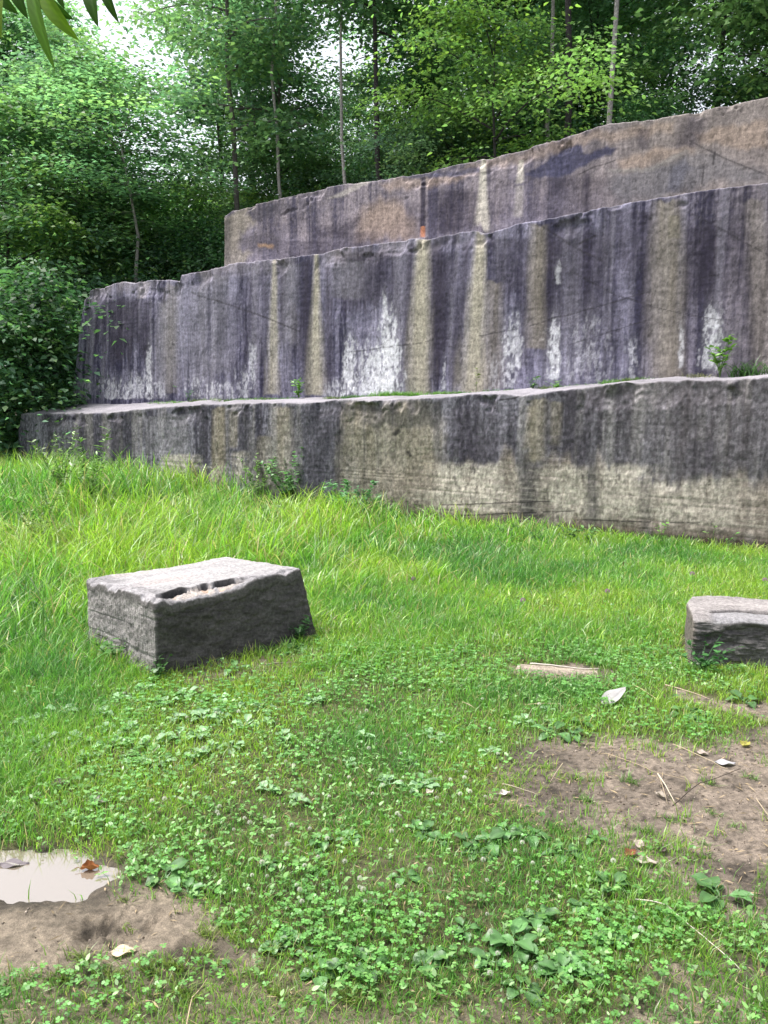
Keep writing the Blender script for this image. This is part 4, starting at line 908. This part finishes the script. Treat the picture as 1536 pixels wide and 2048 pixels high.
tuft('grass_tuft', ledge(790,790), 700, .11, .20, BR, 'widest bright grass strip on the ledge under the white bloom')
tuft('grass_tuft', ledge(740,790), 380, .07, .2, MD, 'low grass on the ledge left of the widest strip')
tuft('grass_tuft', ledge(885,785), 320, .08, .14, BR, 'bright grass on the ledge between two tan streaks')
tuft('grass_tuft', ledge(550,797), 260, .08, .20, MD, 'grass on the ledge at the foot of the narrow tan streak')
tuft('grass_tuft', ledge(515,797), 120, .09, .08, BR, 'small bright tuft on the ledge left of the narrow tan streak')
tuft('grass_tuft', ledge(430,797), 240, .10, .26, (.10,.16,.04), 'mixed grass on the ledge below the dotted crack')
tuft('grass_tuft', ledge(335,798), 200, .08, .20, BR, 'bright grass on the ledge right of the dark stain')
tuft('grass_tuft', ledge(1000,776), 130, .07, .14, MD, 'sparse grass on the ledge left of the middle plant')
tuft('grass_tuft', ledge(1180,770), 120, .06, .16, MD, 'thin grass on the ledge where it starts to rise')
tuft('grass_tuft', ledge(1285,758), 110, .08, .12, (.06,.13,.04), 'thin grass on the ledge left of the sapling')
tuft('grass_tuft', ledge(1395,748), 110, .10, .10, (.13,.13,.06), 'dry grass on the ledge beside the sapling')
for u, v, nn_, hh_ in [(1170,1600,90,.045),(1260,1570,40,.075),(1085,1535,70,.03),(1050,1548,80,.025),(1415,1570,60,.04),(1290,1665,70,.055),(1425,1628,60,.035),(1160,1560,30,.05),(1330,1640,45,.045),(1400,1685,40,.035),(1420,1715,40,.03),(1500,1560,50,.04),(1470,1655,30,.04),(1210,1545,30,.03),
   (410,1875,70,.05),(405,1905,60,.04),(465,1880,50,.055),(160,1920,60,.055),(300,1945,60,.05),(345,1935,60,.05),(255,1850,20,.03),(250,1805,25,.04),(540,1905,70,.05),(660,1945,80,.045),(220,1950,50,.05),(120,1955,60,.05),(370,1990,80,.055),(560,1990,80,.05),(700,2000,70,.05)]:
    p_ = on_z(u, v); left_ = u < 800
    tuft('grass_tuft', (p_[0], p_[1], float(ground_z(p_[0], p_[1]))), nn_, hh_, .022, (.17,.23,.05) if left_ else (.12,.22,.05), 'small sparse grass tuft growing out of the bare mud' if left_ else 'small grass tuft growing out of the bare brown dirt', 'grass tufts in the mud' if left_ else 'grass tufts on the bare dirt', .0035)
def foot(u, v, off=-.12):
    P = on_z(u, v); s, t = st(P[0], P[1]); Q_ = st2w(s, min(t, off), 0); return np.array([Q_[0], Q_[1], float(ground_z(Q_[0], Q_[1]))])
leafy_plant('shrub', foot(628,1015), .86, 12, 520, .07, .30, (.11,.24,.085), 'taller leafy shrub at the foot of the wall with pale shining leaves', 'shrub')
leafy_plant('shrub', foot(575,1010), .72, 10, 360, .055, .3, (.14,.24,.07), 'yellowish shrub left of the tall one at the wall foot', 'shrub')
leafy_plant('shrub', foot(683,1042), .5, 10, 320, .07, .26, (.10,.24,.09), 'low shrub between two others at the wall foot', 'shrub')
leafy_plant('shrub', foot(722,1046), .5, 10, 300, .065, .24, (.08,.20,.08), 'low dark shrub at the right of the shrubs by the wall foot', 'shrub')
leafy_plant('wall_weed', foot(1012,1082), .22, 6, 70, .05, .14, (.09,.19,.05), 'leafy weed at the wall foot under the pale bedded stone', 'weed')
leafy_plant('wall_weed', foot(1138,1090), .2, 6, 60, .05, .12, (.07,.14,.05), 'bushy weed beside the dark red dead leaf at the wall', 'weed')
leafy_plant('wall_weed', foot(1180,1094), .24, 5, 50, .05, .10, (.09,.19,.05), 'leafy weed at the wall foot right of the dead leaf', 'weed')
leafy_plant('wall_weed', foot(1323,1100), .30, 2, 30, .05, .05, BR, 'tall single stemmed weed at the wall foot on the right', 'weed')
leafy_plant('wall_weed', foot(1425,1100), .30, 2, 22, .04, .06, (.10,.17,.05), 'thin tall weed at the wall foot near the right edge', 'weed')
leafy_plant('wall_weed', foot(1462,1102), .18, 4, 30, .045, .08, MD, 'short weed at the wall foot nearest the right edge', 'weed')
tuft('grass_tuft', foot(1075,1092), 40, .36, .12, (.07,.16,.05), 'long bluish grass clump leaning at the wall foot', None, .009)
for q_, u in enumerate((310, 365, 395, 465, 490, 535, 580, 640, 665, 700, 830, 905, 920, 1035, 1095, 1140, 1225, 1260)):
    tuft('grass_tuft', ledge(u, 785), 190, .05 + .05 * random.random(), .085, (MD, BR, (.11, .15, .05))[q_ % 3], 'small grass tuft in the green fringe along the first ledge', 'tufts in the fringe along the first ledge')
def gpos(u, v):
    P = on_z(u, v); return np.array([P[0], P[1], float(ground_z(P[0], P[1]))])
leafy_plant('meadow_weed', gpos(185,1040), .95, 7, 260, .10, .25, (.13,.26,.05), 'bright pointed weed rising before the wall left of the tall grass', 'weed', wr=.28)
leafy_plant('meadow_weed', gpos(125,1030), .95, 8, 380, .07, .3, (.15,.24,.07), 'pale feathery weed at the far left below the wall', 'weed', wr=.3)
leafy_plant('bush', on_z(8,960) + [0, .3, .25], 1.25, 16, 900, .10, .55, (.09,.20,.08), 'narrow leaved bush hanging over the left end of the lowest step', 'bush', wr=.28)
leafy_plant('meadow_weed', gpos(80,1110), .75, 9, 380, .06, .32, (.12,.20,.04), 'yellow green bushy weed in the tall grass at the left', 'weed', wr=.3)
leafy_plant('meadow_weed', gpos(545,1075), .55, 5, 70, .06, .2, (.13,.20,.06), 'yellowish weed in tall grass before the shrubs', 'weed', wr=.35)
leafy_plant('meadow_weed', gpos(600,1285), .16, 6, 60, .045, .12, (.05,.13,.04), 'dark leafy weed climbing the right corner of the large block', 'weed')
leafy_plant('meadow_weed', gpos(318,1362), .14, 6, 40, .04, .07, (.06,.15,.04), 'leafy weed at the front corner of the large block', 'weed')
leafy_plant('meadow_weed', gpos(1405,1345), .20, 8, 80, .045, .16, (.05,.15,.04), 'leafy weed at the left corner of the low right block', 'weed')
leafy_plant('meadow_weed', gpos(225,1330), .16, 6, 50, .05, .12, (.08,.18,.05), 'weed at the left foot of the large block', 'weed')

# ------------------------------------------------------------------ trees
def tree_meshes(seed, H, R, cb, nb, nleaf, L, r0, bark, leafcol, flat=.35, lean=(0, 0), fork=False, wr=.62, sparse=1.0):
    g = np.random.default_rng(seed)
    t = np.linspace(0, 1, 12)
    wand = np.cumsum(g.normal(0, .03, (12, 2)), 0) * H * .18
    wand -= wand[0]
    tp = np.stack([wand[:, 0] + lean[0] * t * H, wand[:, 1] + lean[1] * t * H, H * t], -1)
    mt = MB(); mt.add(*tube(np.concatenate([tp[:1] - [0, 0, .5], tp]), np.concatenate([[r0 * 1.3], r0 * (1 - .9 * t)]), 8, bark))
    cents = []; w_ = []
    for b_ in range(nb):
        f = cb + (.98 - cb) * (b_ + g.random()) / nb; a = b_ * 2.4 + g.normal(0, .4)
        p0 = np.array([np.interp(f, t, tp[:, k_]) for k_ in range(3)])
        rel = (f - cb) / (1 - cb); ln = R * (.35 + .75 * math.sin(min(1, .18 + rel * .95) * pi) ** .7) * (.65 + .6 * g.random())
        rise = .15 + .9 * rel + g.normal(0, .15); tt = np.linspace(0, 1, 6)
        pth = p0 + np.stack([np.cos(a + .3 * tt * g.normal()) * ln * tt, np.sin(a + .3 * tt * g.normal()) * ln * tt, ln * (math.sin(rise) * tt - .25 * tt ** 2)], -1)
        rr = r0 * (1 - .9 * f) * .5 + .008
        mt.add(*tube(pth, rr * (1 - .8 * tt), 5, np.asarray(bark) * .85))
        for k_ in range(3 + int(ln * 2.2)):
            q = .25 + .78 * g.random(); c = np.array([np.interp(min(q, 1), tt, pth[:, m_]) for m_ in range(3)])
            side = g.normal(0, .30 * ln * .5, 3) * [1, 1, .35]
            if k_ % 2 == 0: mt.add(*tube(np.stack([c, c + side * .6 + [0, 0, .03], c + side]), np.array([rr * .35, rr * .25, .003]), 4, np.asarray(bark) * .8))
            cents.append(c + side); w_.append(.5 + g.random())
    cents = np.array(cents); w_ = np.array(w_); w_ /= w_.sum()
    idx = g.choice(len(cents), nleaf, p=w_)
    cr = .22 + .34 * g.random(len(cents))
    ctint = .62 + .76 * g.random(len(cents)); cyel = g.random(len(cents)) ** 2
    off = g.normal(0, 1, (nleaf, 3)); off *= cr[idx][:, None]; off[:, 2] *= flat
    # sprays droop at the rim
    off[:, 2] -= .25 * (off[:, 0] ** 2 + off[:, 1] ** 2) / (cr[idx] + .1)
    c = cents[idx] + off
    ok_ = c[:, 2] > .05; c = c[ok_]; idx = idx[ok_]; off = off[ok_]; m2 = len(c)
    az = np.arctan2(off[:, 1], off[:, 0]) + g.normal(0, .9, m2)
    d = np.stack([np.cos(az), np.sin(az), -.15 + g.normal(0, .35, m2)], -1)
    nm = unit(np.stack([g.normal(0, .5, m2), g.normal(0, .5, m2), np.ones(m2)], -1))
    LL = L * (.6 + .75 * g.random(m2))
    cl = np.asarray(leafcol)[None] * ctint[idx][:, None] * (.75 + .5 * g.random(m2))[:, None]
    cl = cl * (1 + cyel[idx][:, None] * np.array([.55, .28, -.25]))
    ml = MB(); ml.add(*leaf_cards(c, d, nm, LL, LL * wr, cl, .16, 'oval' if L < .09 else 'diamond'))
    a, b_ = mt.mesh('trunk'), ml.mesh('crown')
    a.materials.append(M_BARK); b_.materials.append(M_LEAF)
    return a, b_
DKB, PLB, GRB = (.055, .048, .05), (.40, .37, .36), (.16, .14, .14)
LF1, LF2, LF3, LF4 = (.115, .23, .145), (.16, .29, .21), (.14, .27, .10), (.055, .12, .07)
KIND = {
 'tall': [tree_meshes(501, 15, 2.7, .10, 36, 24000, .135, .15, DKB, LF1), tree_meshes(502, 14, 2.4, .16, 32, 21000, .135, .13, DKB, LF2)],
 'pale': [tree_meshes(511, 14, 1.7, .50, 20, 7000, .125, .058, PLB, LF2, lean=(-.03, 0)), tree_meshes(512, 13, 1.5, .55, 16, 5500, .125, .052, PLB, LF2, lean=(.04, 0))],
 'lite': [tree_meshes(561, 13, 2.5, .12, 32, 20000, .13, .11, GRB, (.21, .35, .29)), tree_meshes(562, 12, 2.2, .14, 30, 17000, .13, .10, DKB, (.19, .33, .23))],  # leaf colour paled to carry the backlit glow of the middle woods
 'slim': [tree_meshes(521, 11, 1.7, .38, 24, 11000, .12, .06, DKB, LF1), tree_meshes(522, 12, 1.9, .34, 24, 12000, .125, .07, GRB, LF2)],
 'under': [tree_meshes(531, 5.5, 1.9, .08, 24, 18000, .112, .05, DKB, (.19, .33, .16)), tree_meshes(532, 6.5, 2.1, .06, 26, 20000, .115, .055, DKB, (.15, .28, .17)), tree_meshes(533, 5.0, 2.0, .05, 24, 18000, .112, .045, DKB, (.20, .34, .27))],
 'shrub': [tree_meshes(541, 3.2, 1.3, .04, 22, 9000, .11, .035, DKB, LF4), tree_meshes(542, 2.8, 1.4, .03, 20, 9000, .11, .03, DKB, LF1)],
 'spray': [tree_meshes(551, 3.4, 2.1, .22, 15, 12000, .08, .04, DKB, (.19, .33, .12), flat=.22)],
}
HT = {'lite': (13, 12), 'tall': (15, 14), 'pale': (14, 13), 'slim': (11, 12)}
GRP = 'trees in the woods behind the quarry wall'
def put_tree(kind, j, u, Y, sc_, label, name='tree', group=GRP, rz=None, hsc=1.0, cat='tree'):
    x = (u - 768) / F_PX * Y * 1.0; x = x * (cos(PITCH))     # near enough along the ray's azimuth
    z = float(ground_z(x, Y)) - .05
    if kind in HT and u < 330: hsc = min(1.0, (.53 * (Y - 2.6) - z) / (HT[kind][j % 2] * sc_))
    e = empty(name, (x, Y, z), random.random() * 6.28 if rz is None else rz); e.scale = (sc_, sc_, sc_ * hsc)
    tag(e, label, cat, group)
    for me, nm in zip(KIND[kind][j % len(KIND[kind])], ('trunk', 'crown')):
        o = bpy.data.objects.new(nm, me); COL.objects.link(o); o.parent = e
    return e
T = put_tree
# the ones that can be told apart
T('pale', 0, 283, 17.6, .9, 'slim pale trunked tree rising before the bright sky gap at the left', 'slender_tree', rz=.4)
T('pale', 1, 1212, 14.5, .95, 'slim white trunked tree on top of the highest step, right of the middle', 'slender_tree', rz=2.2)
T('pale', 1, 690, 17.2, .8, 'leaning whitish sapling trunk above the left half of the top step', 'slender_tree', rz=3.4)
T('slim', 0, 776, 16.9, 1.0, 'dark forked tree standing above the middle of the top step', 'slender_tree', rz=1.0)
T('slim', 1, 476, 18.6, 1.05, 'dark slender tree just left of the top step', 'slender_tree', rz=5.0)
T('slim', 1, 226, 19, 1.0, 'dark stemmed tree left of the pale trunk and the sky gap', rz=0.8)
T('slim', 0, 1115, 15.4, 1.15, 'dark tree with slanting limbs above the right part of the top step', rz=2.0)
T('slim', 0, 1385, 15.6, 1.0, 'dark tree standing in the bright gap at the upper right', rz=4.0)
T('spray', 0, 985, 14.9, 1.0, 'bright lime green young tree spreading flat sprays over the top step', 'young_tree', rz=1.2, cat='young tree')
T('under', 2, 900, 17.2, .62, 'bright green young tree behind the top step, left of the flat sprays', 'young_tree', rz=.2, cat='young tree')
T('under', 2, 800, 18, .60, 'blue green young tree behind the middle of the top step', 'young_tree', rz=2.4, cat='young tree')
T('shrub', 0, 84, 15.2, 1.05, 'dense dark bush leaning over the left end of the middle step', 'bush', None, rz=.5, cat='bush')
T('shrub', 1, -40, 14.8, 1.1, 'dark bush at the left edge beside the lowest step', 'bush', None, rz=1.5, cat='bush')
T('shrub', 0, 410, 17.8, .75, 'dark bush pressed against the left end of the top step', 'bush', None, rz=3.5, cat='bush')
T('shrub', 1, 255, 17.6, .75, 'low bush growing behind the left end of the middle step', 'bush', None, rz=4.5, cat='bush')
T('pale', 0, 1092, 15.8, .8, 'thin pale stemmed tree beside the dark tree above the top step', 'slender_tree', rz=5.2)
T('pale', 0, 560, 18.4, .8, 'thin pale stemmed tree just behind the left part of the top step', 'slender_tree', rz=2.9)
T('pale', 1, 165, 18.4, .8, 'thin pale stemmed tree deep in the woods at the left', 'slender_tree', rz=1.1)
# the rest of the stand
rows = [
 ('under', 1, 20, 17.5, 1.0, 'l'), ('under', 0, 120, 18.5, .9, 'l'), ('under', 2, 205, 19.5, 1.0, 'l'), ('under', 1, 330, 19.8, .75, 'l'), ('under', 0, 395, 20, .85, 'l'), ('under', 2, 480, 20.5, .8, 'c'), ('under', 1, 575, 20, .7, 'c'), ('under', 0, 660, 20, .7, 'c'),
 ('under', 2, 730, 20.5, .75, 'c'), ('under', 1, 860, 19, .7, 'c'), ('under', 0, 1000, 18.2, .75, 'r'), ('under', 2, 1090, 17.2, .75, 'r'), ('under', 1, 1180, 17, .8, 'r'), ('under', 1, 1290, 16.2, .55, 'r'), ('under', 2, 1410, 16, .36, 'r'), ('under', 1, 1510, 15.5, .6, 'r'), ('under', 0, 1600, 15, 1.0, 'r'),
 ('tall', 1, -60, 27, 1.0, 'l'), ('tall', 0, 75, 28, 1.0, 'l'), ('lite', 1, 150, 25, 1.0, 'l'), ('lite', 1, 450, 23, 1.0, 'l'), ('tall', 0, 520, 24, .9, 'c'), ('lite', 0, 560, 21, .75, 'c'), ('lite', 1, 850, 20, 1.0, 'c'), ('lite', 0, 960, 20, .95, 'c'), ('slim', 1, 1030, 20, 1.1, 'r'),
 ('tall', 1, 1200, 18.5, .85, 'r'), ('tall', 0, 1640, 17, 1.0, 'r'), ('slim', 0, 1190, 20, 1.1, 'r'), ('tall', 1, 1730, 18.5, 1.0, 'r'), ('lite', 1, 720, 24, .62, 'c'),
 ('tall', 0, -160, 26, 1.1, 'l'), ('tall', 1, 140, 29, 1.0, 'l'), ('tall', 0, 640, 29, .62, 'c'), ('lite', 1, 760, 30, .75, 'c'), ('tall', 0, 1060, 27, 1.0, 'r'), ('tall', 1, 1180, 25, 1.0, 'r'), ('tall', 0, 1600, 24, 1.1, 'r'), ('tall', 1, 40, 27, 1.1, 'l'), ('lite', 1, 350, 31, .62, 'l'), ('tall', 0, 900, 29, 1.0, 'c')]
WORD = {'lite': 'pale green full crowned tree', 'under': 'leafy understorey tree', 'tall': 'tall full crowned tree', 'slim': 'slender dark stemmed tree'}
PLACE = {'l': 'in the woods left of the top step', 'c': 'in the woods above the left half of the top step', 'r': 'in the woods above the right half of the top step'}
for kd, j, u, Y, sc_, pl_ in rows: T(kd, j, u, Y, sc_, WORD[kd] + ' ' + PLACE[pl_], group=WORD[kd] + 's ' + PLACE[pl_])
# the far woods: one mass
g = np.random.default_rng(77)
nc_ = 1500; u = g.uniform(-450, 2000, nc_); Y = g.uniform(34, 58, nc_)
vt = 470 - 260 * fbm(u / 260, Y * .1, 151, 3) - 60 * (u > 1000)
v = vt + (830 - vt) * g.random(nc_) ** .8
r_ = np.stack([ray(a, b_) for a, b_ in zip(u, v)]); c0 = CAM + r_ * (Y / r_[:, 1])[:, None]
nl = 70000; idx = g.integers(0, nc_, nl); off = g.normal(0, 1, (nl, 3)) * [1.1, 1.1, .7]
az = g.random(nl) * 2 * pi; d = np.stack([np.cos(az), np.sin(az), g.normal(-.2, .4, nl)], -1); nm = unit(np.stack([g.normal(0, .6, nl), g.normal(0, .6, nl), np.ones(nl)], -1))
LL = .22 * (.6 + .8 * g.random(nl)); cl = np.array([.045, .10, .045]) * (.5 + g.random(nc_))[idx][:, None] * (.7 + .6 * g.random(nl))[:, None]
mb = MB(); mb.add(*leaf_cards(c0[idx] + off, d, nm, LL, LL * .65, cl, .15))
tag(obj('far_woods', mb.mesh('far_woods'), M_LEAF), 'far green woods seen as one mass between the nearer trunks', None, None, 'stuff')

# ------------------------------------------------------------------ leaves of a branch hanging into the top left corner
br = empty('hanging_branch', CAM + ray(60, -60) * 1.7); tag(br, 'leafy branch tip hanging into the upper left corner, close by', 'branch')
bo = np.array(br.location)
tw = np.array([CAM + ray(a, b_) * k_ for a, b_, k_ in [(-420,-330,1.9),(-200,-170,1.8),(-60,-80,1.72),(60,-50,1.7),(170,-60,1.7),(260,-80,1.72)]])
obj('twig', make_mesh('twig', *tube(tw - bo, np.array([.009, .007, .006, .005, .004, .002]), 6, (.06, .05, .03))), M_BARK, br)
def hang_leaf(u0, v0, u1, v1, wpx, k_, col):
    a, b_ = CAM + ray(u0, v0) * k_, CAM + ray(u1, v1) * (k_ - .03); ax = b_ - a; L = np.linalg.norm(ax); ax /= L
    sd_ = unit(np.cross(ax, unit(a - CAM) + np.array([.35, 0, .2]))); nn = np.cross(ax, sd_)
    nu, nv = 16, 7; t = np.linspace(0, 1, nu)[:, None, None]; q = np.linspace(-1, 1, nv)[None, :, None]
    wd = (np.sin(np.clip(t, 0, 1) ** .8 * pi) ** .8 * .5 + .004) * wpx / F_PX * k_
    V = a + ax * L * t + sd_ * q * wd + nn * (np.abs(q) * wd * .45 + .012 * np.sin(t * 3))
    i = (np.arange(nu - 1)[:, None] * nv + np.arange(nv - 1)[None]).ravel()
    vc = np.asarray(col) * (1 + .35 * (np.abs(q) < .1) + .12 * np.sin(t * 60 + np.abs(q) * 9))
    obj('leaf', make_mesh('leaf', V.reshape(-1, 3) - bo, [np.stack([i, i + nv, i + nv + 1, i + 1], -1)], np.broadcast_to(vc, (nu, nv, 3)).reshape(-1, 3)), M_HANG, br)
LC, LD = (.11, .20, .015), (.035, .085, .012)
for a in [(60,-50,112,142,30,1.7,(.08,.17,.02)),(80,-30,160,82,36,1.68,LC),(50,-40,150,40,36,1.72,LD),(5,-30,4,80,24,1.66,(.10,.16,.015)),(185,-50,198,56,34,1.7,LD),(205,-60,240,48,26,1.74,LD),(30,-60,58,40,34,1.75,LD),(-20,-50,40,30,34,1.7,LD),(120,-60,130,20,30,1.7,LD)]:
    hang_leaf(*a)
